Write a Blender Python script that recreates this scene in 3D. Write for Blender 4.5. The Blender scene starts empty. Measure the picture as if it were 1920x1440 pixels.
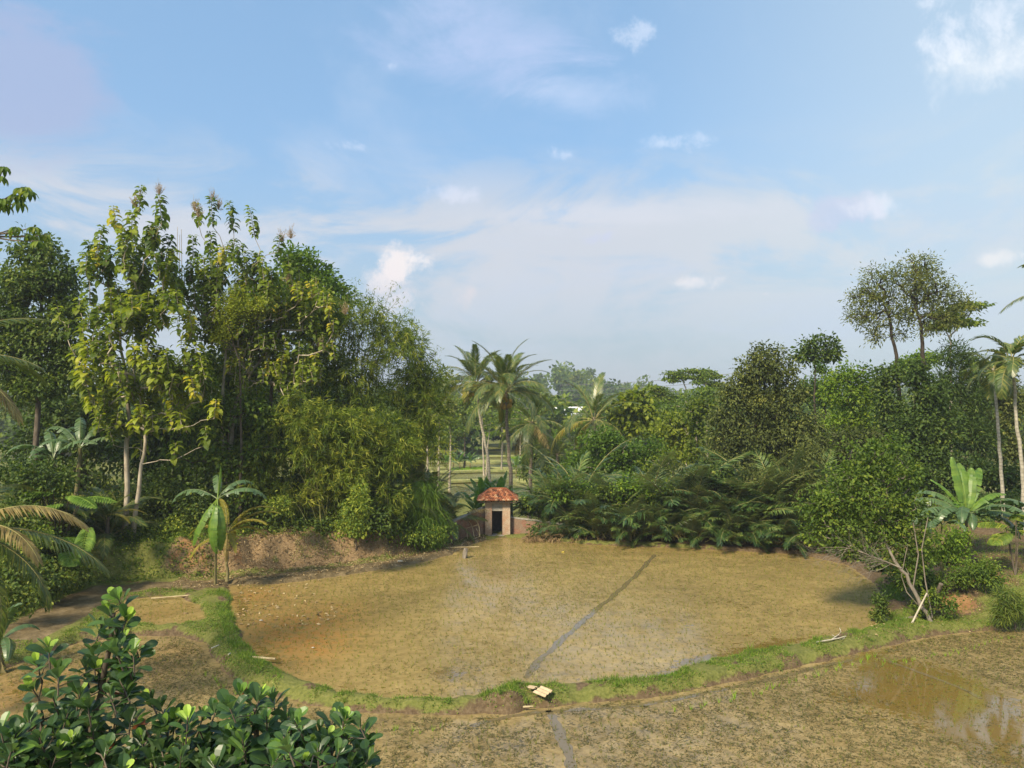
import bpy, math, random
import numpy as np
from mathutils import Vector, Matrix, Euler
rng = np.random.default_rng(11)
random.seed(5)
SC = bpy.context.scene
COL = SC.collection
PI = math.pi
# ------------------------------------------------------------------ camera
F = 1440.0                       # focal length in photo pixels (1920 wide)
CAMZ = 8.5
PITCH = math.atan(30.0 / F)
CP, SP_ = math.cos(PITCH), math.sin(PITCH)
cam = bpy.data.objects.new('camera', bpy.data.cameras.new('camera'))
COL.objects.link(cam)
cam.data.sensor_width = 36.0
cam.data.lens = 27.0
cam.data.clip_start = 0.1
cam.data.clip_end = 6000
cam.location = (0, 0, CAMZ)
cam.rotation_euler = (PI / 2 + PITCH, 0, 0)
SC.camera = cam

def ray(px, py):
    x, y = (px - 960) / F, (720 - py) / F
    d = np.array([x, CP - y * SP_, SP_ + y * CP])
    return d
def S(px, py, Y):
    d = ray(px, py)
    return np.array([0, 0, CAMZ]) + d * (Y / d[1])
def G(px, py, z=0.0):
    d = ray(px, py)
    return np.array([0, 0, CAMZ]) + d * ((z - CAMZ) / d[2])
def smooth(a, b, x):
    t = np.clip((x - a) / (b - a), 0, 1)
    return t * t * (3 - 2 * t)
_w = rng.normal(size=(24, 3)); _ph = rng.uniform(0, 2 * PI, 24)
_w /= np.linalg.norm(_w, axis=1)[:, None]
def noise3(p, f=1.0, seed=0.0):
    p = np.asarray(p, float) * f
    s = 0
    for i in range(0, 12):
        k = (0.7 + 1.1 * (i % 4) * 0.8)
        s = s + np.sin((p @ _w[i]) * k * 2.2 + _ph[i] + seed * (i + 1.7)) / (1 + 0.5 * (i % 4))
    return s / 4.2
# ------------------------------------------------------------------ tags and objects
def tag(o, label=None, cat=None, group=None, kind=None):
    if label: o['label'] = label
    if cat: o['category'] = cat
    if group: o['group'] = group
    if kind: o['kind'] = kind
    return o
def thing(name, loc, label, cat, group=None, rz=0.0):
    o = bpy.data.objects.new(name, None)
    COL.objects.link(o)
    o.empty_display_size = 0.2
    o.location = loc
    o.rotation_euler = (0, 0, rz)
    return tag(o, label, cat, group)
def place(name, me, parent=None, loc=(0, 0, 0), rot=(0, 0, 0), sc=1.0):
    o = bpy.data.objects.new(name, me)
    COL.objects.link(o)
    o.parent = parent
    o.location = loc; o.rotation_euler = rot
    o.scale = (sc, sc, sc) if not hasattr(sc, '__len__') else sc
    return o
def dup(root, loc, rz, sc, label=None):
    c = root.copy(); COL.objects.link(c)
    c.location = loc; c.rotation_euler = (0, 0, rz); c.scale = (sc, sc, sc)
    if label: c['label'] = label
    for ch in root.children:
        k = ch.copy(); COL.objects.link(k); k.parent = c
        for g in ch.children:
            q = g.copy(); COL.objects.link(q); q.parent = k
    return c

class Acc:
    def __init__(s): s.v = []; s.f = []; s.n = 0
    def add(s, v, f, t=0.5, m=0):
        v = np.asarray(v, float).reshape(-1, 3)
        f = np.asarray(f, int)
        if len(f) == 0: return
        t = np.broadcast_to(np.asarray(t, float), (len(f),))
        m = np.broadcast_to(np.asarray(m, int), (len(f),))
        s.v.append(v); s.f.append((f + s.n, t, m)); s.n += len(v)
    def mesh(s, name, mats, org=(0, 0, 0), smooth_=False):
        me = bpy.data.meshes.new(name)
        if not isinstance(mats, (list, tuple)): mats = [mats]
        for m in mats: me.materials.append(m)
        if s.n == 0: return me
        v = np.concatenate(s.v) - np.asarray(org, float)
        li = np.concatenate([f.ravel() for f, t, m in s.f])
        tot = np.concatenate([np.full(len(f), f.shape[1]) for f, t, m in s.f])
        tt = np.concatenate([t for f, t, m in s.f]); mm = np.concatenate([m for f, t, m in s.f])
        st = np.concatenate([[0], np.cumsum(tot)[:-1]])
        me.vertices.add(len(v)); me.vertices.foreach_set('co', v.astype(np.float32).ravel())
        me.loops.add(len(li)); me.loops.foreach_set('vertex_index', li.astype(np.int32))
        me.polygons.add(len(tot)); me.polygons.foreach_set('loop_start', st.astype(np.int32))
        me.polygons.foreach_set('material_index', mm.astype(np.int32))
        me.update(calc_edges=True)
        me.polygons.foreach_set('use_smooth', np.full(len(tot), bool(smooth_)))
        a = me.attributes.new('tint', 'FLOAT', 'FACE'); a.data.foreach_set('value', tt.astype(np.float32))
        return me
    def obj(s, name, mats, parent=None, smooth_=False, org=None):
        if org is None: org = parent.location if parent is not None else (0, 0, 0)
        me = s.mesh(name, mats, org, smooth_)
        return place(name, me, parent, (0, 0, 0) if parent is not None else org)

# ------------------------------------------------------------------ geometry pieces
def norm(a):
    return a / np.maximum(np.linalg.norm(a, axis=-1, keepdims=True), 1e-9)
def box(acc, lo, hi, t=0.5, m=0, M=None):
    x0, y0, z0 = lo; x1, y1, z1 = hi
    v = np.array([[x0,y0,z0],[x1,y0,z0],[x1,y1,z0],[x0,y1,z0],[x0,y0,z1],[x1,y0,z1],[x1,y1,z1],[x0,y1,z1]], float)
    if M is not None: v = v @ M[:3, :3].T + M[:3, 3]
    acc.add(v, [[0,3,2,1],[4,5,6,7],[0,1,5,4],[1,2,6,5],[2,3,7,6],[3,0,4,7]], t, m)
def tube(acc, pts, rad, sides=7, t=0.5, m=0, cap=True, rough=0.0):
    pts = np.asarray(pts, float); n = len(pts)
    rad = np.broadcast_to(np.asarray(rad, float), (n,))
    tan = np.gradient(pts, axis=0); tan = norm(tan)
    ref = np.array([1.0, 0, 0]) if abs(tan[0][0]) < 0.8 else np.array([0, 1.0, 0])
    u = norm(np.cross(tan, ref)); w = np.cross(tan, u)
    a = np.arange(sides) / sides * 2 * PI
    rr = rad[:, None] * (1 + rough * rng.normal(size=(n, sides)))
    v = pts[:, None] + rr[..., None] * (np.cos(a)[None, :, None] * u[:, None] + np.sin(a)[None, :, None] * w[:, None])
    i = np.arange(n - 1)[:, None] * sides; j = np.arange(sides)[None]; j2 = (j + 1) % sides
    f = np.stack([i + j, i + j2, i + sides + j2, i + sides + j], -1).reshape(-1, 4)
    acc.add(v, f, t, m)
    if cap:
        acc.add(v[-1], [list(range(sides))], t, m); acc.add(v[0], [list(range(sides))[::-1]], t, m)
def segs(acc, P0, P1, r0, r1, sides=5, t=0.5, m=0):
    P0 = np.asarray(P0, float); P1 = np.asarray(P1, float); n = len(P0)
    if n == 0: return
    d = norm(P1 - P0)
    ref = np.where(np.abs(d[:, :1]) < 0.8, np.array([[1.0, 0, 0]]), np.array([[0, 1.0, 0]]))
    u = norm(np.cross(d, ref)); w = np.cross(d, u)
    a = np.arange(sides) / sides * 2 * PI
    ring = np.cos(a)[None, :, None] * u[:, None] + np.sin(a)[None, :, None] * w[:, None]
    r0 = np.broadcast_to(r0, (n,)); r1 = np.broadcast_to(r1, (n,))
    v = np.concatenate([P0[:, None] + ring * r0[:, None, None], P1[:, None] + ring * r1[:, None, None]], 1)
    b = (np.arange(n) * 2 * sides)[:, None]; j = np.arange(sides)[None]; j2 = (j + 1) % sides
    f = np.stack([b + j, b + j2, b + sides + j2, b + sides + j], -1).reshape(-1, 4)
    acc.add(v, f, t, m)
def T_(v, *fs): return np.array(v, float), [np.array(f) for f in fs]
DIAMOND = T_([[0,0,0],[.5,.42,.07],[0,1,-.1],[-.5,.42,.07]], [[0,1,2,3]])
LEAF = T_([[0,0,0],[.46,.3,.10],[.44,.68,.05],[0,1,-.22],[-.44,.68,.05],[-.46,.3,.10],[0,.6,.0]],
          [[0,1,2,6],[6,2,3,4],[0,6,4,5]])
BIGLEAF = T_([[0,0,0],[.36,.2,.13],[.52,.48,.10],[.36,.78,-.06],[0,1,-.34],[-.36,.78,-.06],[-.52,.48,.10],[-.36,.2,.13],[0,.25,.05],[0,.52,.03],[0,.8,-.10]],
             [[0,1,8],[0,8,7],[3,4,10],[10,4,5]], [[1,2,9,8],[8,9,6,7],[2,3,10,9],[9,10,5,6]])
BLADE = T_([[-.5,0,0],[.5,0,0],[.42,.5,.0],[-.42,.5,.0],[0,1,-.3]], [[0,1,2,3]], [[3,2,4]])
SPEAR = T_([[0,0,0],[.5,.35,0],[0,1,-.12],[-.5,.35,0]], [[0,1,2,3]])
TRI = T_([[-.5,0,0],[.5,0,0],[0,1,0]], [[0,1,2]])
def leaves(acc, tm, pos, d, nrm, L, W, tint, m=0):
    """many leaves at once: axis d, face normal nrm"""
    n = len(pos)
    if n == 0: return
    d = norm(d); x = norm(np.cross(d, nrm)); z = np.cross(x, d)
    L = np.broadcast_to(L, (n,)); W = np.broadcast_to(W, (n,))
    tv, fs = tm; k = len(tv)
    v = pos[:, None] + x[:, None] * (tv[None, :, 0:1] * W[:, None, None]) + d[:, None] * (tv[None, :, 1:2] * L[:, None, None]) \
        + z[:, None] * (tv[None, :, 2:3] * L[:, None, None])
    v = v.reshape(-1, 3)
    b = (np.arange(n) * k)[:, None, None]
    first = True
    for f in fs:
        ff = (b + f[None]).reshape(-1, f.shape[1])
        if first: acc.add(v, ff, np.repeat(np.broadcast_to(tint, (n,)), len(f)), m); first = False
        else:
            base = acc.n - len(v)
            t = np.repeat(np.broadcast_to(tint, (n,)), len(f))
            acc.f.append((ff + base, t, np.full(len(ff), m)))
def rdir(n):
    return norm(rng.normal(size=(n, 3)))
def lobe_points(c, r, n, hollow=0.45, seed=0.0, gap=-0.35, gf=0.8, lump=0.22):
    d = rdir(int(n * 1.6) + 4)
    u = rng.uniform(0, 1, len(d))
    rad = (hollow ** 3 + (1 - hollow ** 3) * u) ** (1 / 3.)
    rad = rad * (1 + lump * noise3(d, 2.0, seed))
    p = c + d * rad[:, None] * r
    if gap > -9: 
        keep = noise3(p, gf, seed + 3.1) > gap
        p, d = p[keep], d[keep]
    return p[:n], d[:n]
def crown(acc, lobes, Y, tm=LEAF, L=0.16, W=0.09, m=7, rc=0.28, cov=3.0, droop=0.25, upn=0.8, hollow=0.45, gap=-0.35,
          gf=0.8, seed=0.0, t0=0.5, tv=0.22, depth=0.85, flat=False, spray=0.0, lump=0.22, sub=6):
    """leaf tufts spread through lobes given as (px, py, rx, ry[, dy]); returns tuft centres"""
    cents = []
    area = L * W * 0.55
    if sub > 1:      # break every lobe into boughs so that the crown gets clumps and hollows
        new = []
        for lb in lobes:
            px, py, rx, ry = lb[:4]; dy = lb[4] if len(lb) > 4 else 0.0
            ph = rng.uniform(0, 2 * PI)
            for q in range(sub):
                a_ = ph + q * 2.4; rr = .62 * math.sqrt((q + .5) / sub) * rng.uniform(.8, 1.2); f_ = rng.uniform(.36, .54)
                new.append((px + rx * rr * math.cos(a_), py + ry * rr * math.sin(a_), rx * f_, ry * f_ * rng.uniform(.75, 1.0), dy - rx * Y / F * (.65 - rr * rng.uniform(.2, 1.1)) * depth))
            new.append((px, py, rx * .8, ry * .8, dy + rx * Y / F * .25))
        lobes = new; cov = cov * .75
    for i, lb in enumerate(lobes):
        px, py, rx, ry = lb[:4]; dy = lb[4] if len(lb) > 4 else 0.0
        Yl = Y + dy
        c = S(px, py, Yl); k = Yl / F
        r = np.array([rx * k, (rx * k) * depth, ry * k])
        n = max(6, int(cov * PI * r[0] * r[2] / (area * m)))
        p, dd = lobe_points(c, r, n, hollow, seed + i * 1.3, gap, gf, lump)
        n = len(p)
        if n == 0: continue
        cents.append(p)
        q = np.repeat(p, m, 0); od = np.repeat(dd, m, 0)
        if flat:
            off = rng.normal(size=q.shape) * np.array([1, 1, 0.16]) * rc * 0.6
        else:
            off = rng.normal(size=q.shape) * rc * 0.55
        if spray > 0:      # leaves fan off one drooping twig
            sd = np.repeat(norm(dd * np.array([1, 1, .5]) + rng.normal(size=dd.shape) * 0.55 + np.array([0, 0, -0.10])), m, 0)
            s = np.tile(np.linspace(0.1, 1, m), n)[:, None]
            off = sd * s * rc * 1.6 + rng.normal(size=q.shape) * rc * 0.12 - np.array([0, 0, 1]) * s ** 2 * rc * 0.5
            d = norm(sd * spray + rng.normal(size=q.shape) * 0.45 + np.array([0, 0, -droop]))
        else:
            d = norm(off / rc * 0.9 + od * 0.35 + rng.normal(size=q.shape) * 0.55 + np.array([0, 0, -droop]))
        nr = norm(rng.normal(size=q.shape) * 0.55 + np.array([0, 0, upn]) + od * 0.25)
        sc = rng.uniform(0.7, 1.25, len(q))
        ct = np.repeat(rng.normal(size=n), m) * tv * 0.6 + rng.normal(size=len(q)) * tv * 0.45 + rng.normal() * tv * 0.35
        leaves(acc, tm, q + off, d, nr, L * sc, W * sc, np.clip(t0 + ct, 0, 1))
    return np.concatenate(cents) if cents else np.zeros((0, 3))
def skeleton(acc, trunk, r_base, tips, r_tip=0.015, t=0.5, sag=0.0, m=0, sides=5, jit=0.06, pull=0.35, maxr=0.75):
    """trunk tube plus limbs grown greedily from the trunk to every tip"""
    trunk = np.asarray(trunk, float)
    tt = np.linspace(0, 1, len(trunk)); fine = np.linspace(0, 1, max(8, len(trunk) * 3))
    tr = np.stack([np.interp(fine, tt, trunk[:, i]) for i in range(3)], 1)
    tr[1:-1] += rng.normal(size=tr[1:-1].shape) * r_base * 0.25
    rt = r_base * (1 - 0.62 * fine); rt[0] *= 1.35
    tube(acc, tr, rt, 9, t, m, rough=0.04)
    if len(tips) == 0: return
    start = int(len(tr) * 0.35)
    pos = [p for p in tr[start:]]; par = [-1] * len(pos); dist = [0.0] * len(pos)
    ntr = len(pos)
    ref = tr[-1]
    order = np.argsort(np.linalg.norm(tips - ref, axis=1))
    P = np.zeros((ntr + len(tips) * 4 + 8, 3)); P[:ntr] = pos
    D = np.zeros(len(P)); cnt = ntr
    parent = -np.ones(len(P), int); isT = []
    for i in order:
        tp = tips[i]
        dv = tp - P[:cnt]
        c = np.linalg.norm(dv, axis=1) + pull * D[:cnt] + 0.6 * np.maximum(0, -dv[:, 2])
        j = int(np.argmin(c)); a = P[j].copy(); ln = np.linalg.norm(tp - a)
        k = 3
        prev = j
        for q in range(1, k + 1):
            s = q / k
            x = a + (tp - a) * s
            x[2] += (-sag) * ln * s * (1 - s) * 4 * 0.3
            if q < k: x += rng.normal(size=3) * jit * ln
            P[cnt] = x; D[cnt] = D[prev] + ln / k; parent[cnt] = prev; prev = cnt; cnt += 1
        isT.append(prev)
    nd = np.zeros(cnt)
    for q in isT: nd[q] = 1
    for q in range(cnt - 1, ntr - 1, -1):
        if parent[q] >= 0: nd[parent[q]] += nd[q]
    rr = r_tip * np.maximum(nd, 1) ** 0.5
    rr = np.minimum(rr, r_base * maxr * 0.6)
    idx = np.arange(ntr, cnt)
    p = parent[idx]
    r0 = np.where(p < ntr, rr[idx] * 1.15, np.minimum(rr[p], rr[idx] * 1.5))
    segs(acc, P[p], P[idx], r0, rr[idx], sides, t, m)

# ------------------------------------------------------------------ materials
def new_mat(name):
    m = bpy.data.materials.new(name); m.use_nodes = True
    nt = m.node_tree; nt.nodes.clear()
    return m, nt
def N(nt, typ, **kw):
    n = nt.nodes.new(typ)
    for k, v in kw.items():
        if k.startswith('i_'):
            key = k[2:]
            key = int(key) if key.isdigit() else key.replace('_', ' ')
            n.inputs[key].default_value = v
        else: setattr(n, k, v)
    return n
def ramp(nt, stops, src=None, interp='LINEAR'):
    r = nt.nodes.new('ShaderNodeValToRGB'); e = r.color_ramp.elements; r.color_ramp.interpolation = interp
    while len(e) < len(stops): e.new(0.5)
    for q, (p, c) in zip(e, stops):
        q.position = p; q.color = (c[0], c[1], c[2], 1) if hasattr(c, '__len__') else (c, c, c, 1)
    if src is not None: nt.links.new(src, r.inputs[0])
    return r
def math_(nt, op, a, b=None, clamp=False):
    n = nt.nodes.new('ShaderNodeMath'); n.operation = op; n.use_clamp = clamp
    for i, x in enumerate((a, b)):
        if x is None: continue
        if isinstance(x, (int, float)): n.inputs[i].default_value = x
        else: nt.links.new(x, n.inputs[i])
    return n.outputs[0]
def mixc(nt, fac, a, b, mode='MIX'):
    n = nt.nodes.new('ShaderNodeMix'); n.data_type = 'RGBA'; n.blend_type = mode
    for s, x in ((n.inputs[0], fac), (n.inputs[6], a), (n.inputs[7], b)):
        if isinstance(x, (int, float)): s.default_value = x
        elif isinstance(x, tuple): s.default_value = (*x[:3], 1)
        else: nt.links.new(x, s)
    return n.outputs[2]
def tex_noise(nt, scale, detail=4, rough=0.55, vec=None, dist=0.0):
    n = N(nt, 'ShaderNodeTexNoise'); n.inputs['Scale'].default_value = scale
    n.inputs['Detail'].default_value = detail; n.inputs['Roughness'].default_value = rough
    n.inputs['Distortion'].default_value = dist
    if vec is not None: nt.links.new(vec, n.inputs['Vector'])
    return n
def world_pos(nt):
    return N(nt, 'ShaderNodeNewGeometry').outputs['Position']
def leaf_mat(name, stops, trans=0.35, rough=0.5, under=None, tcol=1.7, spec=0.22):
    m, nt = new_mat(name)
    out = N(nt, 'ShaderNodeOutputMaterial')
    at = N(nt, 'ShaderNodeAttribute', attribute_name='tint')
    r = ramp(nt, stops, at.outputs['Fac'])
    nz = tex_noise(nt, 3.0, 3, 0.6, world_pos(nt))
    c = mixc(nt, 1.0, r.outputs[0], ramp(nt, [(0.3, 0.72), (0.7, 1.25)], nz.outputs['Fac']).outputs[0], 'MULTIPLY')
    if under is not None:
        bf = N(nt, 'ShaderNodeNewGeometry').outputs['Backfacing']
        c = mixc(nt, bf, c, under)
    p = N(nt, 'ShaderNodeBsdfPrincipled'); p.inputs['Roughness'].default_value = rough
    p.inputs['Specular IOR Level'].default_value = spec
    nt.links.new(c, p.inputs['Base Color'])
    if trans > 0:
        tr = N(nt, 'ShaderNodeBsdfTranslucent')
        nt.links.new(mixc(nt, 1.0, c, (tcol, tcol * 1.05, tcol * 0.45), 'MULTIPLY'), tr.inputs['Color'])
        mx = N(nt, 'ShaderNodeMixShader'); mx.inputs[0].default_value = trans
        nt.links.new(p.outputs[0], mx.inputs[1]); nt.links.new(tr.outputs[0], mx.inputs[2])
        nt.links.new(mx.outputs[0], out.inputs[0])
    else: nt.links.new(p.outputs[0], out.inputs[0])
    return m
def bark_mat(name, c0, c1, scale=6.0, rough=0.85, stretch=(1, 1, 0.35), bands=0.0):
    m, nt = new_mat(name); out = N(nt, 'ShaderNodeOutputMaterial')
    pos = world_pos(nt)
    mp = N(nt, 'ShaderNodeVectorMath', operation='MULTIPLY'); nt.links.new(pos, mp.inputs[0]); mp.inputs[1].default_value = stretch
    nz = tex_noise(nt, scale, 5, 0.65, mp.outputs[0])
    c = ramp(nt, [(0.32, c0), (0.68, c1)], nz.outputs['Fac']).outputs[0]
    p = N(nt, 'ShaderNodeBsdfPrincipled'); p.inputs['Roughness'].default_value = rough
    p.inputs['Specular IOR Level'].default_value = 0.2
    h = nz.outputs['Fac']
    if bands > 0:
        wv = N(nt, 'ShaderNodeTexWave', bands_direction='Z'); wv.inputs['Scale'].default_value = bands
        wv.inputs['Distortion'].default_value = 1.5; nt.links.new(pos, wv.inputs['Vector'])
        c = mixc(nt, 0.5, c, ramp(nt, [(0.0, 0.45), (0.35, 1.0)], wv.outputs['Fac']).outputs[0], 'MULTIPLY')
    nt.links.new(c, p.inputs['Base Color'])
    b = N(nt, 'ShaderNodeBump'); b.inputs['Strength'].default_value = 0.6; b.inputs['Distance'].default_value = 0.03
    nt.links.new(h, b.inputs['Height']); nt.links.new(b.outputs[0], p.inputs['Normal'])
    nt.links.new(p.outputs[0], out.inputs[0])
    return m
def plain_mat(name, c0, c1, scale=8.0, rough=0.8, bump=0.3, spec=0.3):
    m, nt = new_mat(name); out = N(nt, 'ShaderNodeOutputMaterial')
    nz = tex_noise(nt, scale, 6, 0.6, world_pos(nt))
    c = ramp(nt, [(0.3, c0), (0.7, c1)], nz.outputs['Fac']).outputs[0]
    p = N(nt, 'ShaderNodeBsdfPrincipled'); p.inputs['Roughness'].default_value = rough
    p.inputs['Specular IOR Level'].default_value = spec
    nt.links.new(c, p.inputs['Base Color'])
    b = N(nt, 'ShaderNodeBump'); b.inputs['Strength'].default_value = bump; b.inputs['Distance'].default_value = 0.02
    nt.links.new(nz.outputs['Fac'], b.inputs['Height']); nt.links.new(b.outputs[0], p.inputs['Normal'])
    nt.links.new(p.outputs[0], out.inputs[0])
    return m
M = {}
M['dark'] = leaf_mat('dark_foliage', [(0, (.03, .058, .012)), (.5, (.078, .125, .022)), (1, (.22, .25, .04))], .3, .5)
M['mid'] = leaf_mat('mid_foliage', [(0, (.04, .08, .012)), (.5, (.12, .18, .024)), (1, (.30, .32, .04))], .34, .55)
M['bright'] = leaf_mat('bright_foliage', [(0, (.05, .10, .012)), (.5, (.13, .21, .02)), (1, (.29, .35, .03))], .38, .5)
M['teak'] = leaf_mat('teak_leaf', [(0, (.05, .09, .016)), (.45, (.15, .20, .026)), (.80, (.27, .31, .04)), (1, (.40, .33, .04))], .4, .5)
M['teaky'] = leaf_mat('yellow_teak_leaf', [(0, (.07, .11, .015)), (.45, (.19, .23, .022)), (.75, (.30, .34, .04)), (1, (.42, .36, .04))], .42, .5)
M['bamboo'] = leaf_mat('bamboo_leaf', [(0, (.045, .08, .010)), (.5, (.15, .205, .026)), (1, (.38, .38, .06))], .42, .5)
M['olive'] = leaf_mat('olive_leaf', [(0, (.04, .056, .014)), (.5, (.115, .14, .035)), (1, (.27, .27, .06))], .3, .55)
M['palm'] = leaf_mat('palm_leaflet', [(0, (.03, .06, .015)), (.5, (.08, .125, .03)), (1, (.28, .26, .06))], .3, .38, spec=.6)
M['palmy'] = leaf_mat('yellowing_palm_leaflet', [(0, (.12, .13, .02)), (.5, (.26, .24, .04)), (1, (.42, .30, .06))], .35, .42)
M['palmd'] = leaf_mat('dead_palm_leaflet', [(0, (.11, .08, .03)), (.5, (.23, .175, .065)), (1, (.38, .31, .13))], .15, .7)
M['salak'] = leaf_mat('thicket_palm_leaflet', [(0, (.018, .042, .010)), (.5, (.05, .095, .02)), (1, (.17, .22, .05))], .22, .36, under=(.15, .18, .08), spec=.6)
M['banana'] = leaf_mat('banana_leaf', [(0, (.05, .11, .02)), (.5, (.10, .20, .03)), (1, (.24, .33, .05))], .4, .4, spec=.5)
M['bananad'] = leaf_mat('dull_banana_leaf', [(0, (.04, .08, .03)), (.5, (.08, .14, .05)), (1, (.18, .22, .09))], .25, .38, spec=.6)
M['panicle'] = leaf_mat('seed_panicle', [(0, (.22, .15, .09)), (.5, (.36, .27, .17)), (1, (.5, .4, .28))], .2, .8)
M['fern'] = leaf_mat('pale_green_leaf', [(0, (.07, .13, .02)), (.5, (.15, .25, .04)), (1, (.27, .36, .06))], .4, .5)
M['front'] = leaf_mat('glossy_dark_leaf', [(0, (.022, .05, .016)), (.45, (.05, .105, .026)), (.72, (.13, .24, .035)), (1, (.33, .46, .06))], .28, .40, spec=.5, under=(.10, .16, .07))
M['redleaf'] = leaf_mat('old_red_leaf', [(0, (.16, .05, .02)), (1, (.30, .10, .03))], .2, .4)
M['grass'] = leaf_mat('grass_blade', [(0, (.055, .11, .012)), (.45, (.12, .21, .022)), (.8, (.24, .28, .05)), (1, (.36, .30, .12))], .3, .6)
M['dry'] = leaf_mat('dry_litter', [(0, (.12, .075, .035)), (.5, (.26, .18, .09)), (1, (.48, .38, .22))], .1, .8)
M['rice'] = leaf_mat('rice_blade', [(0, (.09, .11, .02)), (.5, (.17, .20, .03)), (1, (.30, .30, .05))], .35, .6)
M['weed'] = leaf_mat('matted_weed', [(0, (.045, .05, .018)), (.5, (.085, .085, .03)), (1, (.17, .14, .06))], .1, .7)
M['bark'] = bark_mat('grey_brown_bark', (.05, .038, .028), (.16, .13, .10))
M['pale'] = bark_mat('pale_bark', (.20, .165, .12), (.48, .42, .33), 5)
M['darkbark'] = bark_mat('dark_bark', (.02, .016, .012), (.075, .06, .045))
M['coco'] = bark_mat('coconut_bark', (.10, .08, .06), (.30, .25, .19), 9, bands=1.6)
M['cocop'] = bark_mat('pale_palm_bark', (.24, .22, .17), (.46, .42, .34), 9, bands=1.6)
M['culm'] = bark_mat('bamboo_culm', (.10, .11, .03), (.22, .21, .07), 3)
M['stem'] = bark_mat('banana_stem', (.10, .10, .04), (.24, .20, .10), 7)
M['rachis'] = bark_mat('palm_rachis', (.16, .15, .05), (.30, .27, .11), 4)
M['twig'] = bark_mat('bare_twig', (.12, .10, .08), (.27, .235, .19), 6)
M['driftwood'] = bark_mat('bleached_wood', (.34, .30, .23), (.56, .51, .42), 9)
M['bamboopole'] = bark_mat('dry_bamboo_pole', (.28, .22, .12), (.50, .41, .25), 6)
# ------------------------------------------------------------------ the land
def poly_px(pts, z=0.0): return np.array([G(x, y, z)[:2] for x, y in pts])
ZL = -0.15
F1 = poly_px([(432,1096),(438,1150),(458,1200),(495,1243),(560,1272),(640,1296),(740,1308),(850,1310),(910,1302),(960,1286),(1050,1282),
              (1150,1280),(1230,1272),(1300,1247),(1400,1224),(1500,1206),(1580,1190),(1668,1168),(1665,1130),(1640,1095),(1590,1060),
              (1500,1040),(1300,1029),(1100,1021),(1000,1011),(940,1008),(885,1020),(850,1040),(760,1062),(640,1080),(520,1096)])
F2 = poly_px([(245,1192),(340,1192),(385,1208),(402,1240),(440,1278),(500,1302),(580,1324),(700,1337),(830,1341),(960,1337),(1080,1321),
              (1250,1305),(1400,1273),(1500,1251),(1600,1227),(1750,1192),(1920,1176),(2300,1165)], ZL)
F2 = np.vstack([F2, [[24, 24], [24, 12.5], [-22, 12.5], [-26, 20]], poly_px([(-250,1330),(-100,1290),(0,1258),(70,1232),(150,1205)], ZL)])
F3 = poly_px([(235,1126),(290,1118),(335,1120),(372,1136),(380,1160),(335,1172),(250,1172),(205,1165)], 0.02)
FLAT = np.vstack([poly_px([(-420,1300),(-150,1225),(0,1180),(100,1130),(180,1099),(300,1091),(430,1085),(600,1068),(740,1050),(830,1032),(840,1018),(880,1000),(900,992),
                 (960,992),(1000,1003),(1100,1012),(1300,1022),(1500,1032),(1610,1048),(1690,1090),(1720,1150),(1800,1163),(1925,1166),(2300,1150)]),
                 [[26, 24], [26, 11.5], [-24, 11.5], [-28, 20]]])
def sdf(P, x, y):
    """signed distance to polygon P, negative inside"""
    sh = x.shape; x = x.ravel(); y = y.ravel()
    d = np.full(x.shape, 1e9); ins = np.zeros(x.shape, bool)
    n = len(P)
    for i in range(n):
        ax, ay = P[i]; bx, by = P[(i + 1) % n]
        ex, ey = bx - ax, by - ay
        t = np.clip(((x - ax) * ex + (y - ay) * ey) / (ex * ex + ey * ey + 1e-12), 0, 1)
        d = np.minimum(d, (x - ax - t * ex) ** 2 + (y - ay - t * ey) ** 2)
        c = ((ay > y) != (by > y))
        xi = ax + (y - ay) * ex / (ey if abs(ey) > 1e-9 else 1e-9)
        ins ^= c & (x < xi)
    d = np.sqrt(d)
    return np.where(ins, -d, d).reshape(sh)
FIELDS = [(F1, 0.0), (F2, ZL), (F3, 0.02)]
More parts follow.
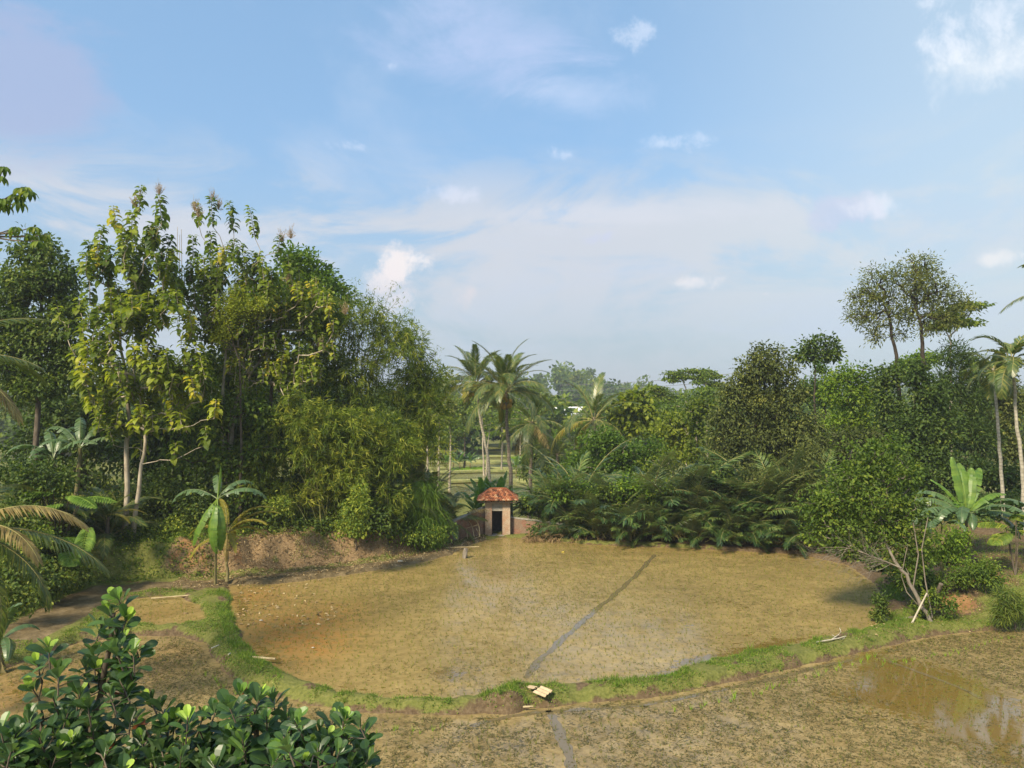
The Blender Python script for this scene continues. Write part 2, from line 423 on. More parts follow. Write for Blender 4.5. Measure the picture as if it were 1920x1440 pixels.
def terrain(x, y):
    x = np.asarray(x, float); y = np.asarray(y, float)
    p3 = np.stack([x, y, np.zeros_like(x)], -1)
    n1 = noise3(p3, 0.35, 1.0); n2 = noise3(p3, 1.3, 2.0); n3 = noise3(p3, 3.4, 4.0)
    best = np.full(x.shape, 1e9); lev = np.zeros(x.shape)
    for P, z in FIELDS:
        s = sdf(P, x, y) + 0.07 * n3 + 0.05 * n2
        lev = np.where(s < best, z, lev); best = np.minimum(best, s)
    top = 0.14 + 0.05 * n2 + 0.04 * n3
    h = (lev - 0.07) + (top - lev + 0.07) * smooth(-0.08, 0.30, best)
    sf = sdf(FLAT, x, y) + 0.25 * n2
    left = smooth(-2.5, -5.0, x) ; right = smooth(12, 17, x)
    amp = 0.25 + 1.15 * left * smooth(60, 50, y) + 0 * right
    wid = 1.5
    bank = amp * smooth(0.0, wid, sf) * (1 + 0.10 * n2 + 0.08 * n3)
    bank += right * smooth(0, 6.5, sf) * 1.35 * smooth(50, 42, y)
    bank += left * smooth(1.5, 16, sf) * 1.3
    bank *= (y > 14)
    near = smooth(13.5, 8.0, y) * 2.2
    h = h + bank + near
    for (px_, py_, rx_, ry_, hh_) in ((950, 1310, 0.75, 0.35, .16), (905, 1300, .35, .25, .08), (1800, 1135, 1.0, .9, .35), (1890, 1040, 2.2, 1.6, .35)):
        gg = G(px_, py_, .1); h = h + hh_ * np.exp(-((x - gg[0]) / rx_) ** 2 - ((y - gg[1]) / ry_) ** 2) * (1 + .35 * n3)
    gg = G(990, 1312, .1); h = h - .16 * np.exp(-((x - gg[0]) / .16) ** 2 - ((y - gg[1]) / .5) ** 2)
    # the valley beyond the gate
    val = smooth(50.5, 62, y) * smooth(-11, -7, x) * smooth(26, 8, x)
    val = np.maximum(val, smooth(70, 90, y))
    h = h * (1 - val) + (-2.6) * val
    r = np.sqrt(x * x + y * y)
    hill = smooth(230, 480, r) * (1.0 + 14.0 * np.exp(-((x / np.maximum(y, 1) - .07) / .085) ** 2) + 1.0 * np.sin(x * 0.02 + y * 0.01))
    hill += smooth(620, 1500, r) * 0
    h = h + hill * (y > 0)
    return h
def axis(fine0, fine1, step, far0, far1, g=1.16):
    a = list(np.arange(fine0, fine1 + 1e-6, step))
    s = step; x = a[-1]
    while x < far1: s *= g; x += s; a.append(x)
    s = step; x = a[0]; pre = []
    while x > far0: s *= g; x -= s; pre.append(x)
    return np.array(pre[::-1] + a)
gx = axis(-27, 27, 0.16, -1600, 1600); gy = axis(15, 56, 0.16, -400, 2400)
GX, GY = np.meshgrid(gx, gy, indexing='ij')
GZ = terrain(GX, GY)
from bisect import bisect
def tz(x, y): return float(terrain(np.array([x]), np.array([y]))[0])
def tza(x, y): return terrain(np.asarray(x), np.asarray(y))

def grid_mesh(name, X, Y, Z, mat, keep=None, attrs=None):
    nx, ny = X.shape
    v = np.stack([X, Y, Z], -1).reshape(-1, 3)
    i = np.arange(nx - 1)[:, None] * ny + np.arange(ny - 1)[None]
    f = np.stack([i, i + ny, i + ny + 1, i + 1], -1).reshape(-1, 4)
    if keep is not None: f = f[keep.ravel()]
    used = np.unique(f); mp = -np.ones(len(v), int); mp[used] = np.arange(len(used))
    v2 = v[used]; f = mp[f]
    a = Acc(); a.add(v2, f); me = a.mesh(name, mat, (0, 0, 0), True)
    for k, val in (attrs or {}).items():
        at = me.attributes.new(k, 'FLOAT', 'POINT'); at.data.foreach_set('value', val.ravel()[used].astype(np.float32))
    o = place(name, me); return tag(o, kind='structure')

# cover weights: grass, bare orange soil, dry litter
P3 = np.stack([GX, GY, 0 * GX], -1)
nA = noise3(P3, 0.5, 7.0); nB = noise3(P3, 1.7, 9.0)
sF = sdf(FLAT, GX, GY)
sA = np.minimum(np.minimum(sdf(F1, GX, GY), sdf(F2, GX, GY)), sdf(F3, GX, GY))
sP = sdf(poly_px([(-300,1262),(0,1188),(100,1138),(180,1106),(300,1097),(430,1092),(600,1074),(740,1056),(850,1034),(905,1008),(905,1016),(860,1044),(760,1066),(640,1086),(520,1102),(435,1104),
                  (330,1112),(235,1122),(190,1145),(100,1190),(0,1235),(-250,1305)]), GX, GY)
path = smooth(0.35, -0.1, sP + 0.12 * nB)
grass = smooth(-0.3, 0.5, 0.75 + nA * 0.5 + nB * 0.4 - 0.0) * smooth(0.02, 0.16, sA) * (1 - path)
bankface = smooth(0.1, 0.5, sF) * smooth(2.4, 1.2, sF)
lx = smooth(-15.5, -17.5, GX)           # the green slope at far left
soil = bankface * smooth(0, -4, GX) * (1 - lx) * smooth(-0.7, 0.1, nB + 0.4)
soil = np.maximum(soil, bankface * 0.9 * smooth(14, 17, GX) * smooth(-0.3, 0.3, nA))
for (px_, py_, rx_, ry_, z_) in ((950, 1318, 1.0, .45, 0.1), (1800, 1138, .9, .6, .3), (1890, 1015, 3.5, 1.6, .6), (1860, 1110, 1.2, .7, .4)):
    gg = G(px_, py_, z_); ex_ = np.exp(-((GX - gg[0]) / rx_) ** 2 - ((GY - gg[1]) / ry_) ** 2)
    soil = np.maximum(soil, ex_ * (0.12 if px_ == 950 else 0.75)); grass = grass * (1 - np.clip(1.3 * ex_, 0, 1))
grass = grass * (1 - .85 * ((sF > -.5) & (GX > -6) & (GX < 15.5) & (GY > 40) & (GY < 55)))
grass = grass * (1 - .8 * ((GX > 12) & (GX < 19) & (GY > 31) & (GY < 46)))
grass = grass * (1 - .75 * ((GX > 17) & (GY > 33) & (GY < 60)))
litter = smooth(0, -3, GX) * (1 - lx) * smooth(-0.2, 0.5, nB + 0.5 + smooth(-16, -9, GX) * 0.6) * smooth(-0.2, 0.4, sF) * smooth(9, 3, sF)
grass = grass * (1 - .9 * smooth(.35, .75, noise3(P3, 2.3, 17.0)) * (sF < 0))
grass = np.where((sF > 0.2) & (GX < -1), np.clip(lx + smooth(0.5, 1.0, nB) * .7, 0, 1), grass)
far = smooth(60, 75, GY)
grass = grass * (1 - far) + far * 0.9
mg, nt = new_mat('earth_and_grass'); out = N(nt, 'ShaderNodeOutputMaterial')
pos = world_pos(nt)
n_f = tex_noise(nt, 9.0, 6, 0.65, pos); n_m = tex_noise(nt, 1.6, 5, 0.6, pos); n_c = tex_noise(nt, 30.0, 3, 0.6, pos)
soilc = ramp(nt, [(0.25, (.055, .036, .02)), (0.5, (.115, .08, .045)), (0.78, (.20, .15, .09))], n_f.outputs[0]).outputs[0]
redc = ramp(nt, [(0.25, (.13, .065, .03)), (0.5, (.24, .13, .06)), (0.8, (.34, .205, .11))], n_m.outputs[0]).outputs[0]
grc = ramp(nt, [(0.25, (.07, .075, .02)), (0.5, (.13, .14, .035)), (0.78, (.22, .20, .07))], n_f.outputs[0]).outputs[0]
litc = ramp(nt, [(0.3, (.10, .06, .03)), (0.55, (.22, .15, .08)), (0.75, (.40, .31, .19))], n_c.outputs[0]).outputs[0]
def A_(nm): return N(nt, 'ShaderNodeAttribute', attribute_name=nm).outputs['Fac']
def edge(a, lo=0.35, hi=0.65):
    s = math_(nt, 'ADD', a, math_(nt, 'MULTIPLY', math_(nt, 'SUBTRACT', n_f.outputs[0], 0.5), 0.9))
    mr = N(nt, 'ShaderNodeMapRange'); mr.inputs[1].default_value = lo; mr.inputs[2].default_value = hi
    nt.links.new(s, mr.inputs[0]); return mr.outputs[0]
c = mixc(nt, edge(A_('soil')), soilc, redc)
c = mixc(nt, edge(A_('litter')), c, litc)
c = mixc(nt, edge(A_('grass')), c, grc)
pathc = ramp(nt, [(0.25, (.06, .045, .022)), (0.5, (.14, .105, .055)), (0.75, (.25, .19, .11))], n_m.outputs[0]).outputs[0]
pathc = mixc(nt, 1.0, pathc, ramp(nt, [(0.3, 0.65), (0.7, 1.2)], n_f.outputs[0]).outputs[0], 'MULTIPLY')
c = mixc(nt, edge(A_('path')), c, pathc)
p = N(nt, 'ShaderNodeBsdfPrincipled'); p.inputs['Roughness'].default_value = 0.9; p.inputs['Specular IOR Level'].default_value = 0.15
nt.links.new(c, p.inputs['Base Color'])
b = N(nt, 'ShaderNodeBump'); b.inputs['Strength'].default_value = 0.8; b.inputs['Distance'].default_value = 0.06
nt.links.new(n_f.outputs[0], b.inputs['Height']); nt.links.new(b.outputs[0], p.inputs['Normal'])
nt.links.new(p.outputs[0], out.inputs[0])
grid_mesh('ground', GX, GY, GZ, mg, None, dict(grass=grass, soil=soil, litter=litter, path=path))

# ------------------------------------------------------------------ flooded rice fields (thin film of muddy water)
def paddy_mat(name, mud0, mud1, mud2, weedc, weedamt, wetlo=0.5, film_=(.15, .7)):
    m, nt = new_mat(name); out = N(nt, 'ShaderNodeOutputMaterial')
    pos = world_pos(nt)
    nb = tex_noise(nt, 0.22, 4, 0.6, pos); nm = tex_noise(nt, 2.6, 5, 0.65, pos, 0.4); nf = tex_noise(nt, 11.0, 4, 0.6, pos, 0.3)
    vo = N(nt, 'ShaderNodeTexVoronoi'); vo.inputs['Scale'].default_value = 4.2; nt.links.new(pos, vo.inputs['Vector'])
    c = ramp(nt, [(0.30, mud0), (0.52, mud1), (0.75, mud2)], nm.outputs[0]).outputs[0]
    c = mixc(nt, 1.0, c, ramp(nt, [(0.3, 0.82), (0.7, 1.15)], nb.outputs[0]).outputs[0], 'MULTIPLY')
    c = mixc(nt, 1.0, c, ramp(nt, [(0.3, 0.75), (0.65, 1.15)], nf.outputs[0]).outputs[0], 'MULTIPLY')
    wm = math_(nt, 'MULTIPLY', ramp(nt, [(0.50, 0.0), (0.58, 1.0)], nf.outputs[0]).outputs[0], ramp(nt, [(0.42, 0.0), (0.6, 1.0)], tex_noise(nt, 1.1, 4, 0.7, pos).outputs[0]).outputs[0])
    c = mixc(nt, math_(nt, 'MULTIPLY', wm, weedamt), c, weedc)
    # orange-brown tint and wet patches from point attributes
    at = N(nt, 'ShaderNodeAttribute', attribute_name='stain').outputs['Fac']
    c = mixc(nt, math_(nt, 'MULTIPLY', at, ramp(nt, [(0.35, 0.0), (0.6, 1.0)], nm.outputs[0]).outputs[0]), c, (.30, .135, .03))
    wet = N(nt, 'ShaderNodeAttribute', attribute_name='wet').outputs['Fac']
    s = math_(nt, 'ADD', wet, math_(nt, 'MULTIPLY', math_(nt, 'SUBTRACT', nm.outputs[0], 0.5), 1.5))
    s = math_(nt, 'ADD', s, math_(nt, 'MULTIPLY', math_(nt, 'SUBTRACT', nf.outputs[0], 0.5), 0.5))
    # footprints and small hollows holding water
    mpv = N(nt, 'ShaderNodeVectorMath', operation='MULTIPLY'); nt.links.new(pos, mpv.inputs[0]); mpv.inputs[1].default_value = (1.0, 1.9, 1.0)
    vv = N(nt, 'ShaderNodeTexVoronoi'); vv.inputs['Scale'].default_value = 1.7; nt.links.new(mpv.outputs[0], vv.inputs['Vector'])
    nh = tex_noise(nt, .35, 3, .6, pos)
    hol = math_(nt, 'MULTIPLY', ramp(nt, [(0.12, 1.0), (0.24, 0.0)], vv.outputs['Distance']).outputs[0], ramp(nt, [(0.47, 0.0), (0.60, 1.0)], nh.outputs[0]).outputs[0])
    s = math_(nt, 'ADD', s, math_(nt, 'MULTIPLY', hol, 0.62))
    wetm = ramp(nt, [(wetlo, 0.0), (wetlo + 0.14, 1.0)], s).outputs[0]
    c = mixc(nt, wetm, c, (.16, .105, .028))
    rgh = ramp(nt, [(0.0, 0.42), (1.0, 0.02)], wetm).outputs[0]
    p = N(nt, 'ShaderNodeBsdfPrincipled'); p.inputs['IOR'].default_value = 1.33
    nt.links.new(ramp(nt, [(0.0, 0.25), (1.0, 1.0)], wetm).outputs[0], p.inputs['Specular IOR Level'])
    nt.links.new(c, p.inputs['Base Color']); nt.links.new(rgh, p.inputs['Roughness'])
    # thin film of water over the mud: reflects the trees and the sky
    film = ramp(nt, [(0.36, film_[0]), (0.60, film_[1])], tex_noise(nt, 0.9, 5, 0.65, pos).outputs[0]).outputs[0]
    nt.links.new(film, p.inputs['Coat Weight']); p.inputs['Coat IOR'].default_value = 1.42
    nt.links.new(ramp(nt, [(0.40, 0.06), (0.62, 0.22)], nm.outputs[0]).outputs[0], p.inputs['Coat Roughness'])
    cb = N(nt, 'ShaderNodeBump'); cb.inputs['Strength'].default_value = 0.10; cb.inputs['Distance'].default_value = 0.02
    nt.links.new(nm.outputs[0], cb.inputs['Height']); nt.links.new(cb.outputs[0], p.inputs['Coat Normal'])
    b = N(nt, 'ShaderNodeBump'); b.inputs['Distance'].default_value = 0.03
    nt.links.new(ramp(nt, [(0.0, 0.75), (1.0, 0.012)], wetm).outputs[0], b.inputs['Strength'])
    nt.links.new(math_(nt, 'ADD', nf.outputs[0], nm.outputs[0]), b.inputs['Height']); nt.links.new(b.outputs[0], p.inputs['Normal'])
    nt.links.new(p.outputs[0], out.inputs[0]); return m
mp1 = paddy_mat('wet_paddy_mud', (.195, .138, .046), (.29, .21, .078), (.35, .256, .106), (.10, .085, .03), 0.5, 0.62)
mp2 = paddy_mat('weedy_paddy_mud', (.16, .115, .045), (.275, .20, .085), (.36, .27, .13), (.06, .048, .017), .95, 0.62, (.0, .6))
def gauss(X, Y, px, py, rx, ry, z=0.0, ang=0.0):
    g = G(px, py, z); gx1 = G(px + rx, py, z); sx = abs(gx1[0] - g[0]) + 1e-6
    sy = abs(G(px, py - ry, z)[1] - G(px, py + ry, z)[1]) / 2
    dx, dy = X - g[0], Y - g[1]; ca, sa = math.cos(ang), math.sin(ang)
    return np.exp(-(((dx * ca + dy * sa) / sx) ** 2 + ((-dx * sa + dy * ca) / sy) ** 2))
def field(name, P, z, mat, step, wets, orange_tints, base_wet):
    lo, hi = P.min(0) - 0.5, P.max(0) + 0.5
    X, Y = np.meshgrid(np.arange(lo[0], hi[0], step), np.arange(lo[1], hi[1], step), indexing='ij')
    s = sdf(P, X, Y)
    keep = (s[:-1, :-1] < 0.34)
    wet = np.full(X.shape, base_wet); st = np.zeros(X.shape)
    for w in wets: wet = wet + w[4] * gauss(X, Y, *w[:4], z)
    for w in orange_tints: st = st + w[4] * gauss(X, Y, *w[:4], z)
    # shallow channel of open water just inside the banks
    wet = wet + 0.34 * np.exp(-((s + 0.28) / 0.26) ** 2)
    return grid_mesh(name, X, Y, np.full(X.shape, z), mat, keep, dict(wet=wet, stain=np.clip(st, 0, 1)))
field('paddy_water', F1, 0.0, mp1, 0.2,
      [(845,1262,74,22,.58),(800,1215,30,20,.36),(975,1135,45,18,.14),(1330,1240,70,15,.50),(1260,1268,40,9,.4),(1420,1200,110,34,.38),(1340,1130,80,34,.30),(480,1130,60,25,.30),
       (520,1220,60,40,.26),(1600,1085,60,40,.12),(1130,1260,40,16,.14)],
      [(520,1180,90,50,.8),(600,1210,80,40,.7),(470,1120,60,25,.7),(640,1150,60,25,.4)], 0.22)
field('paddy_water', F2, ZL, mp2, 0.2,
      [(1780,1310,150,70,.85),(1700,1275,90,50,.50),(1900,1420,90,50,.4),(1600,1305,100,26,.36),(1860,1390,90,40,.36),(1480,1325,80,24,.26),(60,1290,110,50,.42),(120,1340,80,60,.2),(1740,1240,60,30,.12),(1660,1250,20,25,.3),
       (1860,1215,90,30,.10),(1300,1380,60,30,.06)],
      [(60,1300,120,50,.5),(300,1240,90,40,.3),(1850,1340,80,50,.2)], 0.20)
field('paddy_water', F3, 0.02, mp1, 0.2, [(290,1140,60,18,.16)], [(300,1150,50,20,.3)], 0.22)

# open water in the furrows
mw, nt = new_mat('open_muddy_water'); out = N(nt, 'ShaderNodeOutputMaterial')
p = N(nt, 'ShaderNodeBsdfPrincipled'); p.inputs['Base Color'].default_value = (.15, .115, .06, 1); p.inputs['Roughness'].default_value = 0.05
p.inputs['IOR'].default_value = 1.45
nz = tex_noise(nt, 3.5, 3, 0.5, world_pos(nt)); b = N(nt, 'ShaderNodeBump'); b.inputs['Strength'].default_value = 0.06; b.inputs['Distance'].default_value = 0.02
nt.links.new(nz.outputs[0], b.inputs['Height']); nt.links.new(b.outputs[0], p.inputs['Normal']); nt.links.new(p.outputs[0], out.inputs[0])
def furrow(pts, w, z):
    P = np.array([G(x, y, z) for x, y in pts])
    t = np.linspace(0, len(P) - 1, 160); k = np.arange(len(P))
    Q = np.stack([np.interp(t, k, P[:, i]) for i in range(3)], 1)
    tn = norm(np.gradient(Q, axis=0)); sd = np.stack([tn[:, 1], -tn[:, 0], 0 * t], 1)
    wl = w * (1 + 0.6 * noise3(Q, 2.5, 3)); wr = w * (1 + 0.6 * noise3(Q, 2.5, 8))
    wl[-1] = wr[-1] = wl[0] = wr[0] = w * .25
    v = np.concatenate([Q - sd * wl[:, None], Q + sd * wr[:, None]]); v[:, 2] = z + 0.005
    i = np.arange(159); a = Acc(); a.add(v, np.stack([i, i + 160, i + 161, i + 1], 1))
    return tag(a.obj('furrow_water', mw), kind='structure')
furrow([(984,1272),(1010,1240),(1042,1210),(1075,1180),(1110,1150),(1150,1118),(1185,1085),(1212,1058),(1228,1040)], 0.12, 0.0)
furrow([(1028,1332),(1042,1362),(1056,1392),(1066,1420),(1074,1445),(1090,1500)], 0.13, ZL)
furrow([(880,1362),(960,1343),(1010,1335),(1100,1330),(1200,1322),(1280,1309),(1350,1294),(1430,1277),(1500,1260),(1600,1236)], 0.09, ZL)
furrow([(1668,1240),(1700,1252),(1750,1270),(1800,1290),(1840,1310)], 0.08, ZL)
HAZE_D = 0.0005
EXPO = 0.62
# ------------------------------------------------------------------ plant builders
def base_at(px, Y, dz=-0.15):
    x = (px - 960) / F * Y
    return np.array([x, Y, tz(x, Y) + dz])
def tree(name, label, cat, Y, bpx, trunk_px, lobes, mat, bark='bark', r=0.16, tips=60, group=None, dy=0.0, skel=None, base=None, trunks=None, **kw):
    b = base_at(bpx, Y) if base is None else np.array(base)
    th = thing(name, b, label, cat, group)
    a = Acc(); c = crown(a, lobes, Y + dy, **kw)
    sel = c[rng.choice(len(c), min(tips, len(c)), replace=False)] if len(c) and tips else np.zeros((0, 3))
    k = Acc(); sk = dict(r_tip=0.012 * (Y / 35.0)); sk.update(skel or {})
    trs = trunks or [trunk_px]
    tops = [S(t[-1][0], t[-1][1], Y) for t in trs]
    for i, t in enumerate(trs):
        pts = [b + np.array([0.25 * i * (1 if i % 2 else -1), 0.1 * i, 0])] + [S(x, y, Y) for x, y in t]
        if len(sel): 
            dd = np.stack([np.linalg.norm(sel - q, axis=1) for q in tops]); mine = sel[np.argmin(dd, 0) == i]
        else: mine = sel
        skeleton(k, pts, r * (1 if i == 0 else .8), mine, **sk)
    k.obj('trunk', M[bark], th, True); a.obj('crown', M[mat], th)
    return th
# -- teak: long upright shoots carrying pairs of very large drooping leaves
def teak_shoots(acc, stems, tops, Y, rng_len=(1.0, 1.8), L=0.36, t0=0.5, tv=0.2, dens=1.0, drop=0.5):
    bases = []
    for px, py, ln in tops:
        yy = Y + rng.uniform(-1.6, 1.6); top = S(px, py, yy)
        lean = np.array([rng.normal() * .16, rng.normal() * .16, 1]); lean /= np.linalg.norm(lean)
        bot = top - lean * ln; bases.append(bot)
        segs(stems, [bot], [top], 0.028, 0.012, 5)
        n = max(3, int(ln / 0.17 * dens)); s = np.linspace(0.12, 1.0, n)
        az0 = rng.uniform(0, PI)
        P = []; Dd = []; LL = []
        for i, q in enumerate(s):
            for k in range(3 if q > .75 else 2):
                az = az0 + i * PI / 2 + k * PI * (2 / 3. if q > .75 else 1) + rng.normal() * .25
                up = 0.45 - drop * (1 - q) * 1.3 + rng.normal() * 0.15
                Dd.append([math.cos(az), math.sin(az), up - 0.35]); P.append(bot + (top - bot) * q)
                LL.append(L * (0.7 + 0.4 * math.sin(PI * min(1, 0.25 + q * .7))) * rng.uniform(.5, 1.2))
        P = np.array(P); Dd = norm(np.array(Dd)); LL = np.array(LL)
        nr = norm(np.array([0, 0, 1.0]) + Dd * 0.5 + rng.normal(size=Dd.shape) * 0.2)
        t = t0 - .06 + rng.normal() * tv * .9 + rng.normal(size=len(P)) * tv * .8
        leaves(acc, BIGLEAF, P + Dd * 0.04, Dd, nr, LL, LL * 0.62, np.clip(t, 0, 1))
    return np.array(bases)
def panicles(acc, pts, Y, w=0.34, h=0.45, n=300):
    for px, py in pts:
        c = S(px, py, Y)
        b = c - np.array([0, 0, h]); ns = 46; e = c + rng.normal(size=(ns, 3)) * np.array([w, w, h]) * 0.42
        segs(acc, np.repeat(b[None], ns, 0), e, 0.006, 0.003, 3, 0.3)
        k = rng.integers(0, ns, n); s = rng.uniform(.45, 1.0, n)[:, None]
        leaves(acc, DIAMOND, b + (e[k] - b) * s, rdir(n), rdir(n), 0.05, 0.032, rng.uniform(0, 1, n))
def fill_ellipse(n, cx, cy, rx, ry):
    a = rng.uniform(0, 2 * PI, n); r = np.sqrt(rng.uniform(0, 1, n))
    return [(cx + rx * q * math.cos(b), cy + ry * q * math.sin(b)) for q, b in zip(r, a)]
# -- palm fronds
def frond_mesh(name, mat, L=3.0, n=30, ll=0.75, arch=1.1, droop=0.5, w=0.05, fwd=0.55, vee=0.25, seed=0, ragged=0.0, stalk=0.14, thick=0.03, curl=0.0, t0=0.5):
    r = np.random.default_rng(seed); a = Acc()
    s = np.linspace(0, 1, 26); ang = -arch * s ** 1.3
    y = np.concatenate([[0], np.cumsum(np.cos(ang[:-1]) * L / 25)]); z = np.concatenate([[0], np.cumsum(np.sin(ang[:-1]) * L / 25)])
    x = curl * s ** 2
    P = np.stack([x, y, z], 1); tube(a, P, thick * (1 - 0.85 * s), 5, 0.5, 1, cap=False)
    q = np.linspace(stalk, 0.995, n)
    for sd in (-1, 1):
        qq = np.clip(q + r.normal(size=n) * 0.004, 0, 1)
        p = np.stack([np.interp(qq, s, P[:, i]) for i in range(3)], 1)
        an = np.interp(qq, s, ang); fw = np.stack([0 * an, np.cos(an), np.sin(an)], 1); up = np.stack([0 * an, -np.sin(an), np.cos(an)], 1)
        f = fwd + 0.9 * qq ** 3 + r.normal(size=n) * 0.07
        d = norm(np.array([sd, 0, 0])[None] + fw * f[:, None] + up * (vee + r.normal(size=n) * 0.08)[:, None])
        ln = ll * np.sin(PI * np.clip(0.18 + 0.75 * qq, 0, 1)) ** 0.7 * (1 + r.normal(size=n) * 0.07)
        ln = ln * np.where(r.uniform(size=n) < ragged, r.uniform(0.2, 0.7, n), 1)
        dn = np.array([0, 0, -1.0])
        m1 = p + d * (ln * .45)[:, None] + dn * (droop * ln * .12)[:, None]
        d2 = norm(d + dn * (droop * 1.1 + r.normal(size=n) * .12)[:, None]); m2 = m1 + d2 * (ln * .55)[:, None]
        wd = norm(np.cross(d, up)) * (w * .5); 
        v = np.stack([p - wd * .5, p + wd * .5, m1 + wd, m1 - wd, m2], 1).reshape(-1, 3)
        b = (np.arange(n) * 5)[:, None]; t = np.clip(t0 + r.normal(size=n) * 0.18, 0, 1)
        k = a.n; a.add(v, b + np.array([[0, 1, 2, 3]]), t); a.f.append((b + np.array([[3, 2, 4]]) + k, t, np.zeros(n, int)))
    return a.mesh(name, [mat, M['rachis']])
FR = {}
for i in range(3):
    FR['coco', i] = frond_mesh('frond', M['palm'], 3.5, 56, 0.78, 1.45 + .2 * i, 1.0, .045, .6, .15, i, .05)
    FR['young', i] = frond_mesh('frond', M['palm'], 3.3, 54, 0.6, 0.95 + .2 * i, 0.35, .05, 1.0, .35, 10 + i)
    FR['yel', i] = frond_mesh('frond', M['palmy'], 3.4, 60, 0.85, 1.5 + .2 * i, 1.2, .05, .5, .0, 20 + i, .1)
    FR['dead', i] = frond_mesh('frond', M['palmd'], 3.0, 44, 0.7, 0.7 + .2 * i, 1.5, .045, .5, -.2, 30 + i, .3)
    FR['sal', i] = frond_mesh('frond', M['salak'], 2.9, 26, 0.72, 1.0 + .25 * i, .8, .058, .6, .18, 40 + i, .2, .2, t0=.3)
    FR['sal', i + 3] = frond_mesh('frond', M['salak'], 2.9, 26, 0.66, 0.6 + .2 * i, .7, .055, .6, .3, 45 + i, .25, .2, t0=.65)
    FR['areca', i] = frond_mesh('frond', M['palm'], 2.0, 30, 0.62, 1.5 + .2 * i, 0.6, .085, .6, .4, 50 + i, .03, .1, .03)
    FR['near', i] = frond_mesh('frond', M['palm'], 4.2, 90, 0.75, 1.0 + .2 * i, 0.9, .045, .6, .1, 60 + i, .05)
    FR['neard', i] = frond_mesh('frond', M['palmd'], 4.0, 80, 0.75, 1.1 + .2 * i, 1.1, .05, .6, .05, 70 + i, .1)
    FR['sago', i] = frond_mesh('frond', M['palm'], 3.2, 46, 0.8, 0.7 + .25 * i, 0.5, .07, .8, .25, 80 + i, .05, .12)
    FR['lime', i] = frond_mesh('frond', M['palmy'], 3.0, 64, 0.45, 1.3 + .2 * i, 0.7, .05, .8, .1, 90 + i, .03)
def frond(parent, kind, loc, az, el, sc=1.0, roll=0.0, label=None):
    o = place('frond', FR[kind, int(rng.integers(0, 3)) + (3 if kind == 'sal' and rng.uniform() < .5 else 0)], parent, loc, (0, 0, 0), sc)
    o.rotation_euler = (Matrix.Rotation(az - PI / 2, 3, 'Z') @ Matrix.Rotation(el, 3, 'X') @ Matrix.Rotation(roll, 3, 'Y')).to_euler()
    if label: o['label'] = label
    return o
def palm(name, label, cat, base, pts, kinds, n=22, r=0.16, sc=1.0, bark='coco', nuts=0, group=None, el0=78, el1=-45, az0=0.0, spear=True):
    """pts: trunk points in the world ending at the crown"""
    th = thing(name, base, label, cat, group); th_loc = np.array(base)
    a = Acc(); P = np.array([base] + list(pts))
    t = np.linspace(0, 1, len(P)); f = np.linspace(0, 1, 16); 
    Q = np.stack([np.interp(f, t, P[:, i]) for i in range(3)], 1); Q[1:-1, :2] += rng.normal(size=(14, 2)) * .02
    if len(pts): tube(a, Q, r * (1.25 - .5 * f) * (1 + .25 * np.exp(-f * 20)), 10, .5, 0, rough=.03); a.obj('trunk', M[bark], th, True)
    top = P[-1] - th_loc
    for i in range(n):
        q = i / max(1, n - 1); k = kinds(q, i)
        if k is None: continue
        az = az0 + i * 2.399 + rng.normal() * .15; el = math.radians(el0 + (el1 - el0) * q ** 0.9 + rng.normal() * 5)
        frond(th, k, tuple(top + np.array([math.cos(az), math.sin(az), 0]) * .12 * sc + np.array([0, 0, -.3 * q * sc])), az, el, sc * rng.uniform(.88, 1.08), rng.normal() * .15)
    if nuts:
        for i in range(nuts):
            az = rng.uniform(0, 2 * PI); rr = rng.uniform(.22, .42) * sc; z = -.35 - rng.uniform(0, .9) * sc
            k = place('coconut', NUT, th, tuple(top + np.array([math.cos(az) * rr, math.sin(az) * rr, z])), (rng.uniform(0, .6), 0, az), sc * rng.uniform(.85, 1.15))
    return th
_a = Acc(); u = np.linspace(0, PI, 8)
tube(_a, np.stack([0 * u, 0 * u, -0.15 * np.cos(u)], 1), 0.115 * np.sin(u) * (1 + .12 * np.cos(u)) + .003, 8, .5)
M['nut'] = plain_mat('yellow_coconut', (.22, .15, .03), (.45, .30, .07), 6, .45)
NUT = _a.mesh('coconut', M['nut'], (0, 0, 0), True)
